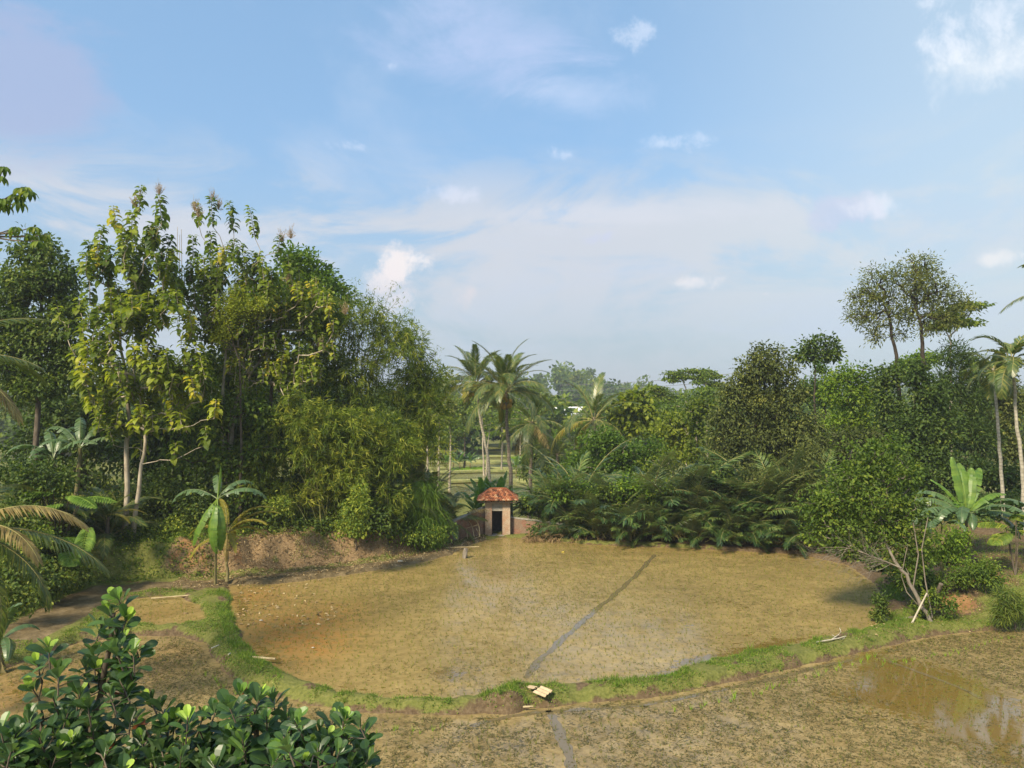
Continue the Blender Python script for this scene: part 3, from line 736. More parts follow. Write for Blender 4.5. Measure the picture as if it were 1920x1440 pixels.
# -- banana leaves
def banana_leaf(name, mat, L=2.2, W=0.55, arch=1.2, seed=0, tear=0.15, fold=0.25, t0=.5, stalk=.12):
    r = np.random.default_rng(seed); a = Acc(); n = 26
    s = np.linspace(0, 1, n); ang = -arch * s ** 1.5
    y = np.concatenate([[0], np.cumsum(np.cos(ang[:-1]) * L / (n - 1))]); z = np.concatenate([[0], np.cumsum(np.sin(ang[:-1]) * L / (n - 1))])
    P = np.stack([0 * s, y, z], 1); tube(a, P - np.array([0, 0, .012]), .028 * (1 - .85 * s), 5, .9, 0, cap=False)
    prof = np.clip((s - stalk) / (1 - stalk), 0, 1); wd = W * .5 * np.clip(np.sin(PI * np.clip(prof * .93 + .05, 0, 1)), 0, 1) ** .55 * (prof > 0)
    up = np.stack([0 * s, -np.sin(ang), np.cos(ang)], 1)
    for sd in (-1, 1):
        for i in range(n - 1):
            if wd[i] + wd[i + 1] < 1e-6: continue
            g = 0.0 if r.uniform() > tear else r.uniform(.05, .5)
            sag = -fold + r.normal() * .05 - (r.uniform(0, .5) if r.uniform() < tear else 0)
            e0 = P[i] + np.array([sd, 0, 0]) * wd[i] * math.cos(fold) + up[i] * wd[i] * sag
            e1 = P[i + 1] + np.array([sd, 0, 0]) * wd[i + 1] * math.cos(fold) + up[i + 1] * wd[i + 1] * sag
            e1 = e1 + (e0 - e1) * g
            m0 = P[i] * .5 + e0 * .5 + up[i] * .04 * W; m1 = P[i + 1] * .5 + e1 * .5 + up[i + 1] * .04 * W
            t = np.clip(t0 + r.normal() * .07, 0, 1)
            a.add([P[i], P[i + 1], m1, m0], [[0, 1, 2, 3]], t); a.add([m0, m1, e1, e0], [[0, 1, 2, 3]], t)
    return a.mesh(name, mat)
BL = {}
for i in range(3):
    BL['up', i] = banana_leaf('leaf', M['banana'], 2.0, .58, .35 + .15 * i, i, .05, .35, .65)
    BL['arch', i] = banana_leaf('leaf', M['bananad'], 2.4, .52, 1.5 + .3 * i, 5 + i, .3, .45, .5)
    BL['hang', i] = banana_leaf('leaf', M['bananad'], 2.1, .55, 2.0 + .2 * i, 9 + i, .12, .5, .45)
    BL['bri', i] = banana_leaf('leaf', M['banana'], 2.0, .55, .8 + .3 * i, 13 + i, .15, .35, .6)
BL['rod', 0] = BL['rod', 1] = BL['rod', 2] = banana_leaf('leaf', M['banana'], 1.6, .22, .1, 17, 0, 1.2, .8)
def bleaf(parent, kind, loc, az, el, sc=1.0, roll=0.0):
    o = place('leaf', BL[kind, int(rng.integers(0, 3))], parent, loc, (0, 0, 0), sc)
    o.rotation_euler = (Matrix.Rotation(az - PI / 2, 3, 'Z') @ Matrix.Rotation(el, 3, 'X') @ Matrix.Rotation(roll, 3, 'Y')).to_euler(); return o
def banana(label, base, top, lvs, r=.13, sc=1.0, group=None, mat='stem'):
    th = thing('banana_plant', base, label, 'banana plant', group); a = Acc(); base = np.array(base); top = np.array(top)
    f = np.linspace(0, 1, 9)[:, None]; Q = base + (top - base) * f; Q[1:-1, :2] += rng.normal(size=(7, 2)) * .02
    tube(a, Q, r * (1.1 - .55 * f[:, 0]), 10, .5, rough=.05)
    nn = 10; q = np.repeat(top[None], nn, 0) - np.array([0, 0, 1]) * rng.uniform(.3, 1.2, nn)[:, None] * min(1, np.linalg.norm(top - base))
    d = norm(rdir(nn) * np.array([.5, .5, .1]) + np.array([0, 0, -1]))
    leaves(a, BLADE, q, d, rdir(nn), rng.uniform(.4, .9, nn), .12, 0.3)
    a.obj('stem', M[mat], th, True)
    for k, az, el, s in lvs: bleaf(th, k, tuple(top - base), math.radians(az), math.radians(el), s * sc, rng.normal() * .2)
    return th
def young_banana(label, base, h, n, sc, kinds, group=None):
    lv = [(kinds[i % len(kinds)], i * 137.5 + rng.normal() * 10, 82 - 65 * i / n + rng.normal() * 5, rng.uniform(.8, 1.1)) for i in range(n)]
    return banana(label, base, np.array(base) + [0, 0, h], lv, .09 * sc + .03, sc, group)
# -- soft masses of undergrowth: every kind one object, nobody could count them
def mass(name, kind, lobes, Y, mat, parent=None, **kw):
    a = Acc(); crown(a, lobes, Y, **kw); o = a.obj(name, M[mat]); return tag(o, kind=kind)
# ------------------------------------------------------------------ the grove on the left bank
tree('evergreen_tree', 'dense round-topped dark green tree rising behind the palm fronds at the far left edge', 'tree', 42, 66, [(68, 800), (70, 700), (75, 600), (80, 520)],
     [(66, 470, 46, 44), (100, 520, 50, 50), (45, 530, 58, 50), (120, 585, 46, 50), (30, 600, 60, 60), (90, 640, 70, 60), (10, 670, 60, 55), (130, 680, 45, 50), (70, 720, 70, 35)],
     'dark', 'bark', .17, 90, tm=LEAF, L=.24, W=.13, m=8, rc=.32, cov=4.0, droop=.35, t0=.45, hollow=.5, gap=-.3, gf=.9)
# teak trees
def teak(label, Y, base_px, trunk, tops, mat, r=.15, pan=(), extra_st=(), t0=.5, **kw):
    b = base_at(base_px, Y); th = thing('teak_tree', b, label, 'tree')
    a = Acc(); k = Acc(); bs = teak_shoots(a, k, tops, Y, t0=t0, **kw)
    skeleton(k, [b] + [S(x, y, Y) for x, y in trunk], r, bs, r_tip=.017, jit=.07, pull=.3)
    for x0, y0, x1, y1 in extra_st: segs(k, [S(x0, y0, Y)], [S(x1, y1, Y)], .03, .012, 5)
    k.obj('trunk', M['pale'], th, True); a.obj('crown', M[mat], th)
    if pan:
        for q in pan: p = Acc(); panicles(p, [q], Y); p.obj('flower_head', M['panicle'], th)
    return th
up1 = [(264,350,1.3),(299,368,1.5),(212,388,1.1),(248,398,1.2),(192,424,1.3),(283,420,1.4),(318,442,1.5),(184,462,1.3),(232,460,1.3),(300,470,1.4),(168,525,1.2),(207,505,1.2),
       (262,515,1.3),(308,520,1.3),(237,548,1.2),(175,572,1.1),(285,560,1.2),(322,480,1.2),(226,430,1.1),(270,450,1.2),(200,475,1.1),(250,480,1.2),(330,545,1.2),(205,545,1.1)]
up1 += [(x, y, rng.uniform(.9, 1.3)) for x, y in fill_ellipse(44, 245, 490, 86, 92)]
lo1 = [(130,600,.9),(108,575,.7),(160,640,1.),(205,625,1.),(250,640,1.1),(300,650,1.),(345,640,1.),(385,660,1.),(145,690,.9),(195,700,1.),(240,710,1.1),(290,710,1.),(340,720,1.),(395,700,1.),
       (225,770,.9),(285,770,1.),(345,775,1.),(405,750,.9),(265,825,.8),(330,830,.9),(385,800,.9),(205,805,.8),(170,735,.8),(150,560,.8)]
lo1 += [(x, y, rng.uniform(.7, 1.1)) for x, y in fill_ellipse(120, 265, 670, 135, 130)]
teak('big teak tree at left, tall upright shoots of drooping leaves under a beige flower head', 38.8, 236,
     [(237, 900), (243, 800), (238, 720), (225, 630)], up1, 'teak', .15, [(299, 350), (255, 372)], [], .5, L=.44, dens=2.0)
b = base_at(250, 38); th = thing('teak_tree', b, 'lower spreading teak tree with pale yellow-green leaves low in front of the big teak', 'tree')
a = Acc(); k = Acc(); bs = teak_shoots(a, k, lo1, 37.8, t0=.36, L=.44, dens=1.9, tv=.26)
skeleton(k, [b] + [S(x, y, 38) for x, y in [(262, 900), (275, 820), (262, 740)]], .12, bs, r_tip=.016, jit=.08, pull=.3)
k.obj('trunk', M['pale'], th, True); a.obj('crown', M['teaky'], th)
t3 = [(370,382,1.3),(396,372,1.6),(430,378,1.7),(468,390,1.7),(395,435,1.3),(440,448,1.3),(362,442,1.2),(420,495,1.3),(376,500,1.3),(488,500,1.1),(540,478,1.1),(525,442,.9),(400,545,1.2),(450,545,1.2),
      (352,560,1.1),(500,545,1.),(545,520,1.),(345,500,1.),(460,500,1.1)]
t3 += [(x, y, rng.uniform(.8, 1.2)) for x, y in fill_ellipse(105, 430, 540, 98, 84)]
teak('slender teak tree with leafy columns and several beige flower heads beside the big teak', 41.5, 420, [(415, 850), (420, 720), (425, 620)], t3, 'teak', .13,
     [(372, 392), (400, 362), (410, 378), (365, 380), (528, 440), (545, 432)], [(330, 560, 333, 425), (342, 600, 340, 430), (336, 600, 337, 440)], .42, L=.38, dens=1.9)
t4 = [(x, y, rng.uniform(.7, 1.1)) for x, y in fill_ellipse(150, 520, 610, 112, 120)] + [(560, 500, .9), (600, 560, .8), (580, 530, .8)]
teak('twiggy teak tree with brownish thinning leaves between the slender teak and the bamboo', 42, 470, [(430, 850), (440, 760), (470, 700)], t4, 'teak', .15,
     [(507, 522), (540, 518), (548, 532), (600, 640), (648, 575), (560, 690)], [], .55, L=.34, dens=1.8, drop=.4)
tree('vine_covered_tree', 'bushy mustard-yellow creeper-covered tree in the middle of the teak trees', 'tree', 40.3, 452, [(452, 800), (450, 680)],
     [(450, 590, 42, 44), (420, 620, 30, 26), (485, 575, 26, 26), (440, 560, 30, 24)], 'teaky', 'bark', .09, 30, tm=DIAMOND, L=.11, W=.06, m=9, rc=.28, cov=2.6, t0=.62, droop=.1, gap=-.2)
tree('leafy_tree', 'olive-green leafy tree filling the gap between the teaks and the bamboo', 'tree', 43, 510, [(505, 850), (510, 720), (515, 640)],
     [(500,560,56,46),(560,600,56,54),(470,640,56,50),(540,680,66,50),(450,720,60,46),(590,560,34,34),(400,690,50,40),(380,760,60,40)], 'teak', 'bark', .14, 80, tm=LEAF, L=.30, W=.17, m=7, rc=.38, cov=2.3, t0=.42, droop=.5, gap=-.12, gf=1.0, tv=.3)
tree('leafy_tree', 'twiggy green tree low between the teak trunks and the lower bamboo', 'tree', 41, 430, [(425, 950), (425, 860), (430, 800)],
     [(380,790,56,46),(450,770,56,46),(340,860,44,44),(420,860,56,46),(495,780,38,46),(490,850,44,40),(360,930,44,28),(450,925,56,34)], 'mid', 'bark', .08, 90, tm=LEAF, L=.25, W=.14, m=7, rc=.34, cov=1.9, t0=.35, droop=.5, gap=-.05, gf=1.1, tv=.3)
tree('round_green_tree', 'rounded rich green tree top showing behind the bamboo', 'tree', 47, 585, [(585, 800), (580, 600)],
     [(545, 485, 36, 28), (575, 500, 40, 34), (605, 530, 40, 36), (560, 540, 48, 40), (625, 570, 40, 45), (590, 600, 60, 50)], 'bright', 'bark', .2, 60,
     tm=LEAF, L=.26, W=.13, m=8, rc=.4, cov=3.4, t0=.25, droop=.2, hollow=.55)
# bamboo
def bamboo(label, Y, bpx, lobes, t0=.5, cov=3.2, culms=14, tops=(), mat='bamboo', **kw):
    b = base_at(bpx, Y); th = thing('bamboo_clump', b, label, 'bamboo', 'bamboo clumps along the left bank')
    a = Acc(); 
    args = dict(tm=SPEAR, L=.34, W=.052, m=12, rc=.40, cov=cov * 1.0, droop=.3, upn=.5, hollow=.4, gap=-.12, gf=.75, t0=t0, spray=.75, tv=.34, lump=.4); args.update(kw)
    c = crown(a, lobes, Y, **args)
    k = Acc()
    ends = [S(lb[0] + rng.normal() * lb[2] * .4, lb[1] - lb[3] * .5 + rng.normal() * 8, Y + (lb[4] if len(lb) > 4 else 0) + rng.normal() * .5) for lb in lobes for _ in range(max(1, culms // len(lobes)))] + [S(x, y, Y) for x, y in tops]
    for e in ends:
        s = np.linspace(0, 1, 9)[:, None]; st = b + np.array([rng.normal() * .5, rng.normal() * .4, 0])
        mid = st + (e - st) * np.array([.25, .25, .8])
        Q = (1 - s) ** 2 * st + 2 * s * (1 - s) * mid + s * s * e
        tube(k, Q, .04 * (1 - .8 * s[:, 0]), 6, .5, cap=False)
        m_ = 90 if len(tops) else 30; q = Q[rng.integers(5, 9, m_)] + rng.normal(size=(m_, 3)) * .22
        leaves(a, SPEAR, q, norm(rdir(m_) * .8 + [0, 0, -.6]), norm(rdir(m_) + [0, 0, .8]), .24, .042, np.clip(t0 + rng.normal(size=m_) * .15, 0, 1))
    k.obj('culm', M['culm'], th, True); a.obj('crown', M[mat], th); return th
bamboo('tall feathery bamboo clump whose tips droop against the sky right of the teaks', 45, 660,
       [(600,580,46,50),(645,615,55,55),(690,600,42,44),(740,620,36,32),(655,690,70,50),(735,660,50,44),(700,740,60,40),(600,680,50,50)], .40, 3.2, 18,
       [(668,530),(700,545),(735,538),(680,560),(762,585),(775,600),(650,540),(715,575),(748,560)])
bamboo('rounded dark bamboo clump leaning right towards the open valley', 46.5, 780, [(790,690,44,38),(760,735,60,44),(815,710,28,34),(800,770,48,44),(770,640,30,18),(790,830,50,44)], .42, 3.0, 12, [(745,625),(790,640),(815,655)])
bamboo('lower yellow-green bamboo clump spilling over the litter covered bank', 41.5, 600,
       [(560,775,72,48),(620,800,66,52),(500,850,58,44),(570,860,66,52),(470,885,40,30),(640,880,56,50),(545,930,50,30)], .50, 3.8, 14)
bamboo('lower mid green bamboo clump in front of the tall one, hanging over the bank', 42.5, 710,
       [(690,790,66,56),(740,830,50,60),(690,865,62,50),(640,940,50,40),(720,930,54,48),(600,960,40,24)], .45, 3.6, 12)
# darker trees filling the back of the grove
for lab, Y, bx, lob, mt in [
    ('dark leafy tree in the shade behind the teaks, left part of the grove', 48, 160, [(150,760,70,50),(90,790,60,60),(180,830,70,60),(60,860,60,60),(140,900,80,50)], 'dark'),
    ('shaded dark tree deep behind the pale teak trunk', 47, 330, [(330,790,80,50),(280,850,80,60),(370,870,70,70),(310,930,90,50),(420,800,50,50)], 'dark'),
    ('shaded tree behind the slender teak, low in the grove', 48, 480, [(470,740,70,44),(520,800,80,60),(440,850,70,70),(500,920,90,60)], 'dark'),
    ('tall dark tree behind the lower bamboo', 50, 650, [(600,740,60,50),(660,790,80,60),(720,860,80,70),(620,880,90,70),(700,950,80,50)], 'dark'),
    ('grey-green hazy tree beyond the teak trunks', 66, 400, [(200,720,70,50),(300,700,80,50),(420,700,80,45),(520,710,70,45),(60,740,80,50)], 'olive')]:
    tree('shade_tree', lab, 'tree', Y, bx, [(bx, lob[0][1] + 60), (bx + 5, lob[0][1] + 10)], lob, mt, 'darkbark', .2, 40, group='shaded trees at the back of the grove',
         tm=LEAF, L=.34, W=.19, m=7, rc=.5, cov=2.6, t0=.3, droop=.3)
# shrub layer on the bank
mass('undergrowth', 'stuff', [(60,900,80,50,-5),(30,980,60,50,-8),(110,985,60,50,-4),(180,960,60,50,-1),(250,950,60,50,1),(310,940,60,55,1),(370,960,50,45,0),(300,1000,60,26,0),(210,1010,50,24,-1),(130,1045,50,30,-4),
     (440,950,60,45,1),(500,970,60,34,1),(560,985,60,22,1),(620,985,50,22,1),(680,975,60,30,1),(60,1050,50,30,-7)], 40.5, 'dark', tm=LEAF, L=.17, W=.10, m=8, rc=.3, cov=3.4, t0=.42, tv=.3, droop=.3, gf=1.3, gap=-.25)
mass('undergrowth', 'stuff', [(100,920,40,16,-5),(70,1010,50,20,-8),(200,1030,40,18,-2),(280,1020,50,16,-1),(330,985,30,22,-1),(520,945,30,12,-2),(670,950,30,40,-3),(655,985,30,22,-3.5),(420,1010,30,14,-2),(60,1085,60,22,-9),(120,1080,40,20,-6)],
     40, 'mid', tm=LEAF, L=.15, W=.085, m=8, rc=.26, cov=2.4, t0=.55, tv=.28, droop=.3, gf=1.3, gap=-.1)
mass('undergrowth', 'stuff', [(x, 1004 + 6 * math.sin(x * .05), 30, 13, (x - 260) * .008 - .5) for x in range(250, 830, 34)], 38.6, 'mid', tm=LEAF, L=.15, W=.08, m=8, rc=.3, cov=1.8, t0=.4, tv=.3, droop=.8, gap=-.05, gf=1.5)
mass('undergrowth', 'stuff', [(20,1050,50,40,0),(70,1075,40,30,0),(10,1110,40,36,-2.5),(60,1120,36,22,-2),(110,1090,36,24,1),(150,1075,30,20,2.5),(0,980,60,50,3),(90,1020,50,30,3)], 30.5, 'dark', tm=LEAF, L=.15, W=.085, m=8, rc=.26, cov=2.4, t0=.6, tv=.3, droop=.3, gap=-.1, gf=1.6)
# pale-leaved young trees (very large feathered leaves) at the left
def feather_shrub(label, base, ends, L=1.5, mat='fern'):
    th = thing('feather_leaf_shrub', base, label, 'shrub'); base = np.array(base); k = Acc(); a = Acc()
    for e, az, el in ends:
        segs(k, [base], [e], .03, .018, 5)
        az, el = math.radians(az), math.radians(el)
        s = np.linspace(0, 1, 14); d0 = np.array([math.cos(az) * math.cos(el), math.sin(az) * math.cos(el), math.sin(el)])
        P = e + d0 * (s * L)[:, None] + np.array([0, 0, -1]) * (s ** 2 * L * .35)[:, None]
        tube(a, P, .012, 4, .8, cap=False); tn = norm(np.gradient(P, axis=0)); sd = norm(np.cross(tn, [0, 0, 1.0]))
        w = .42 * np.sin(PI * np.clip(.12 + s * .85, 0, 1)) ** .6
        for q in (-1, 1):
            d = norm(sd * q + tn * .45 + np.array([0, 0, -.25])); leaves(a, LEAF, P, d, norm(np.cross(sd, tn) + rng.normal(size=P.shape) * .12), w * 1.25, .20, np.clip(.5 + rng.normal(size=14) * .15, 0, 1))
    k.obj('stem', M['bark'], th, True); a.obj('crown', M[mat], th); return th
feather_shrub('shrub with broad light green feathered leaves in front of the low palm at left', base_at(110, 35.5), [(S(85,915,34.5),100,35),(S(100,925,34.2),170,10),(S(150,935,34.2),10,15),(S(115,945,33.8),230,0),(S(165,990,33.6),-70,-15),(S(150,945,34),60,25),(S(95,950,34),200,5),(S(80,925,34),150,15),(S(130,930,33.6),-20,5)])
feather_shrub('young shrub with pale green feathered leaves at the foot of the left slope', base_at(85, 34), [(S(60,1010,33),150,10),(S(110,1010,33),20,10),(S(90,1040,33),250,0),(S(120,1035,33),-40,0)], 1.1)
# palms at the left
palm('low_palm', 'short-trunked palm with a tall sheaf of drooping fronds under the teak', 'palm', base_at(205, 38.2), [base_at(205, 38.2) + [0, 0, .5]],
     lambda q, i: 'coco', 16, .16, 1.0, 'bark', 0, None, 82, 15)
t = palm('low_palm', 'small palm with one pale yellowish fan of leaflets beside the pale teak trunk', 'palm', base_at(205, 37.0), [base_at(205, 37.0) + [0, 0, 1.2]],
     lambda q, i: 'sago', 5, .09, .6, 'bark', 0, None, 75, 40)
frond(t, 'lime', (0, 0, 1.3), math.radians(20), math.radians(28), .62)
frond(t, 'lime', (0, 0, 1.3), math.radians(-20), math.radians(18), .5)
palm('arching_palm', 'young palm with long bare arching fronds in front of the dark tree at left', 'palm', base_at(60, 36), [base_at(60, 36) + [0, 0, 1.6]],
     lambda q, i: 'near' if i % 3 else 'coco', 12, .14, .85, 'bark', 0, None, 78, 10, az0=.4)
nb = np.array([-15.2, 18.5, 2.4])
def left_palm(label, base, fr, hgt):
    th = thing('coconut_palm', base, label, 'palm tree'); k = Acc(); base = np.array(base)
    top = base + np.array([.2, 0, hgt])
    tube(k, [base, (base + top) / 2 + [.1, 0, 0], top], [.22, .17, .15], 10, .5); k.obj('trunk', M['coco'], th, True)
    for kind, px, py, Y, az, el, sc, lb in fr:
        # each frond is aimed so that its tip region reaches the wanted spot from the crown
        frond(th, kind, tuple(top - base), math.radians(az), math.radians(el), sc, rng.normal() * .1, lb)
left_palm('tall coconut palm just outside the left edge, its brown and green fronds reaching into view', (-15.6, 19.5, 2.2),
     [('near',0,0,0,12,48,.86,None),('neard',0,0,0,2,12,.84,'dried brown frond'),('near',0,0,0,9,26,.8,None),('near',0,0,0,-6,-12,.8,None),('near',0,0,0,60,30,.9,None),('near',0,0,0,120,40,.9,None),('near',0,0,0,180,20,.9,None),('near',0,0,0,250,30,.9,None),('near',0,0,0,310,10,.9,None)], 7.0)
left_palm('low palm at the left edge with a large dry yellow-brown frond drooping over the slope', (-13.9, 19.0, 2.0),
     [('neard',0,0,0,3,32,.86,'dry yellow-brown frond'),('neard',0,0,0,-14,18,.74,'dry yellow-brown frond'),('near',0,0,0,4,-12,.75,None),('near',0,0,0,-14,-28,.8,None),('near',0,0,0,12,5,.9,None),('near',0,0,0,90,40,.8,None),('near',0,0,0,170,30,.8,None),('near',0,0,0,240,40,.8,None)], 3.3)
# branch tree entering top left
def lobed_leafclump(a, c, n=9, L=.34):
    az = np.arange(n) * 2 * PI / n + rng.uniform(0, 3); d = np.stack([np.cos(az), np.sin(az), -0.55 - rng.uniform(0, .5, n)], 1)
    leaves(a, BIGLEAF, np.repeat(c[None], n, 0) + norm(d) * .03, d, norm(np.array([0, 0, 1.0]) + d * .4), L * rng.uniform(.8, 1.15, n), L * .42, np.clip(.4 + rng.normal(size=n) * .2, 0, 1))
b = np.array([-15.5, 20.5, 1.9]); th = thing('palmate_leaf_tree', b, 'tree outside the top left corner, its bare branches ending in drooping rosettes of leaves', 'tree')
k = Acc(); a = Acc(); fork = np.array([-14.9, 20.5, 10.5])
tube(k, [b, b + [.2, 0, 4], fork], [.2, .15, .1], 9, .5)
for px, py in [(8,312),(2,330),(40,352),(55,358),(30,365),(36,378),(6,372),(10,384),(30,425),(64,425),(58,440),(72,452),(22,432),(0,380),(86,440),(48,350)]:
    e = S(px, py, 20 + rng.normal() * .3); s = np.linspace(0, 1, 6)[:, None]
    st = S(-30, 390 if py < 400 else 440, 20.2); mid = (st + e) / 2 + [0, 0, -.12]
    Q = (1 - s) ** 2 * st + 2 * s * (1 - s) * mid + s * s * e; tube(k, Q, np.linspace(.03, .01, 6), 5, .5, cap=False)
    lobed_leafclump(a, e, 9, .27 if py < 400 else .24)
for y in (390, 440): tube(k, [fork + [0, 0, -1 if y > 400 else 0], S(-30, y, 20.2)], [.07, .03], 6, .5)
k.obj('trunk', M['bark'], th, True); a.obj('crown', M['mid'], th)
# bananas of the left bank
banana('banana plant with hanging leaves on a thin stem beside the path, left paddy corner', G(404, 1096, .15) , S(408, 935, 33.8),
       [('arch', 172, 32, 1.05), ('bri', 205, -48, 1.15), ('bri', 245, -62, 1.25), ('bri', 290, -66, 1.2), ('arch', 15, 35, 1.0), ('arch', 40, 55, .85), ('rod', 80, 84, .9), ('arch', 110, 60, .85)], .06, 1.0)
t = palm('small_palm', 'small palm with yellow-green arching fronds and dead husks beside the leaning banana plant', 'palm', G(426, 1090, .15), [G(426, 1090, .15) + [0, 0, 2.3]], lambda q, i: 'lime', 7, .06, .7, 'stem', 0, None, 65, 10, az0=2.0)
for az, el, s in ((-12, 62, .98), (4, 52, .9), (-25, 45, .85), (-5, 35, .7)): frond(t, 'lime', (0, 0, 2.2), math.radians(az), math.radians(el), s)
frond(t, 'dead', (0, 0, 2.1), math.radians(-80), math.radians(-50), .4, 0, 'withered frond'); frond(t, 'dead', (0, 0, 2.1), math.radians(-110), math.radians(-60), .36, 0, 'withered frond')
banana('dark banana plant with tall blade leaves in the shade at far left', base_at(95, 38), S(100, 860, 38), [('arch', 100, 70, 1.1), ('arch', 70, 70, 1.1), ('arch', 130, 64, 1.1), ('arch', 190, 50, 1.), ('arch', -10, 50, 1.1), ('hang', 230, 30, .9), ('arch', 270, 50, .9)], .14)
banana('second dark banana plant beside the low palm, leaves arching left', base_at(140, 38.5), S(150, 840, 38.5), [('arch', 120, 70, 1.1), ('arch', 60, 66, 1.0), ('arch', 170, 60, 1.1), ('arch', 10, 40, .9), ('arch', 220, 40, .9)], .14)
young_banana('low banana plant with broad grey-green leaves on the slope at the left edge', base_at(5, 24.5), 1.2, 6, .8, ['arch', 'hang'])
# grassy mound and sago-like palms beside the gate
tree('reed_clump', 'tall mound of fine hanging grass at the right end of the bank', 'grass clump', 43.5, 800, [(800, 1000), (800, 960)],
     [(800, 925, 34, 36), (780, 965, 42, 36), (812, 985, 26, 40), (760, 930, 34, 34), (745, 975, 26, 26), (800, 1015, 26, 16)], 'grass', 'culm', .05, 6,
     tm=BLADE, L=.75, W=.022, m=16, rc=.35, cov=2.6, droop=1.3, upn=.3, t0=.3, hollow=.5, gap=-9)
for lab, px, Y, hgt, n in (('spiky palm with upright blade fronds above the grass mound near the gate', 812, 46, 2.3, 20), ('second spiky palm, closer to the brick wall, fronds spilling right', 838, 46.5, 1.2, 16), ('dusty green palm between bamboo and spiky palms', 775, 46, 2.2, 14)):
    palm('bushy_palm', lab, 'palm', base_at(px, Y), [base_at(px, Y) + [0, 0, hgt]], lambda q, i: 'sago', n, .14, .72, 'bark', 0, 'bushy palms beside the gate', 85, -25)
t = palm('small_palm', 'young palm with two pale arching fronds overhanging the grass mound', 'palm', base_at(745, 43), [base_at(745, 43) + [0, 0, 1.9]], lambda q, i: 'coco', 4, .1, .6, 'bark', 0, None, 80, 60)
frond(t, 'coco', (0, 0, 1.9), 0.05, .6, .8); frond(t, 'coco', (0, 0, 1.2), -.1, .45, .8)
tree('leafy_shrub', 'bright leafed climber shrub on the bank in front of the bamboo', 'shrub', 40.3, 668, [(668, 1000), (668, 950)], [(670, 925, 18, 22), (665, 960, 22, 28), (672, 990, 22, 18)],
     'mid', 'bark', .04, 14, tm=LEAF, L=.2, W=.14, m=7, rc=.2, cov=2.0, t0=.7)
# ------------------------------------------------------------------ gate hut, wall, bamboo frame
hb = G(933, 1003, .12); hx, hy = hb[0], hb[1] + .8; hz = tz(hx, hy)
def wall_mat(name, bricks, mortar, plaster, pl_amt, scale=1.0):
    m, nt = new_mat(name); out = N(nt, 'ShaderNodeOutputMaterial'); pos = world_pos(nt)
    mp = N(nt, 'ShaderNodeMapping'); mp.inputs['Rotation'].default_value = (PI / 2, 0, 0); nt.links.new(pos, mp.inputs[0])
    br = N(nt, 'ShaderNodeTexBrick'); br.inputs['Scale'].default_value = 4.2 * scale; br.inputs['Mortar Size'].default_value = .03
    br.inputs['Color1'].default_value = (*bricks[0], 1); br.inputs['Color2'].default_value = (*bricks[1], 1); br.inputs['Mortar'].default_value = (*mortar, 1)
    nt.links.new(mp.outputs[0], br.inputs['Vector'])
    nz = tex_noise(nt, 3.0, 6, .65, pos); nf = tex_noise(nt, 25., 4, .6, pos)
    c = mixc(nt, math_(nt, 'MULTIPLY', ramp(nt, [(.42, 0.), (.55, 1.)], nz.outputs[0]).outputs[0], pl_amt), br.outputs[0], plaster)
    c = mixc(nt, 1.0, c, ramp(nt, [(.3, .65), (.7, 1.2)], nf.outputs[0]).outputs[0], 'MULTIPLY')
    p = N(nt, 'ShaderNodeBsdfPrincipled'); p.inputs['Roughness'].default_value = .9; nt.links.new(c, p.inputs['Base Color'])
    b = N(nt, 'ShaderNodeBump'); b.inputs['Strength'].default_value = .5; b.inputs['Distance'].default_value = .02
    nt.links.new(math_(nt, 'ADD', br.outputs['Fac'], nf.outputs[0]), b.inputs['Height']); nt.links.new(b.outputs[0], p.inputs['Normal'])
    nt.links.new(p.outputs[0], out.inputs[0]); return m
M['brick'] = wall_mat('old_red_brick', ((.22, .085, .05), (.32, .15, .09)), (.20, .16, .12), (.22, .18, .13), .6)
M['pillar'] = wall_mat('worn_brick_pillar', ((.42, .22, .13), (.46, .28, .18)), (.36, .29, .21), (.46, .37, .27), .8, .9)
M['concrete'] = plain_mat('grey_concrete', (.22, .21, .18), (.36, .34, .29), 6)
M['darkwood'] = plain_mat('dark_wood', (.03, .022, .016), (.07, .05, .035), 10)
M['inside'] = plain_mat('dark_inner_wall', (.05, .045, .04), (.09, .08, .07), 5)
hut = thing('gate_hut', (hx, hy, hz - .1), 'small brick gate hut with a red tiled hipped roof and dark open doorway', 'hut')
w = 1.56; dz = 1.55; top = 2.22; y0, y1 = -.8, .7; dl, dr = -.36, .30
def hobj(nm, fn, mat, par=hut, sm=False):
    a = Acc(); fn(a); me = a.mesh(nm, mat, (0, 0, 0), sm); return place(nm, me, par)
pl = lambda x0, x1: (lambda a: box(a, (x0, y0, -.2), (x1, y0 + .32, top)))
hobj('pillar', pl(-w / 2, dl), M['pillar']); hobj('pillar', pl(dr, w / 2), M['pillar'])
hobj('door_frame', lambda a: (box(a, (dl + .003, y0 + .262, -.1), (dl + .05, y0 + .31, dz - .002)), box(a, (dr - .05, y0 + .262, -.1), (dr - .003, y0 + .31, dz - .002)), box(a, (dl + .052, y0 + .262, dz - .06), (dr - .052, y0 + .31, dz - .004))), M['darkwood'])
hobj('lintel', lambda a: box(a, (dl + .002, y0 + .06, dz), (dr - .002, y0 + .26, top - .01)), M['concrete'])
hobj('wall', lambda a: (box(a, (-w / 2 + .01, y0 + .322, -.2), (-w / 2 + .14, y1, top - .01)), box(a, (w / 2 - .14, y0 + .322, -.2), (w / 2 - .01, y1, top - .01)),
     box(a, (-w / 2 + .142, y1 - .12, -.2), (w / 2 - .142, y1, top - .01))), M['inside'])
hobj('floor_slab', lambda a: box(a, (-w / 2 + .145, y0 - .1, -.2), (w / 2 - .145, y1 - .125, .06)), M['concrete'])
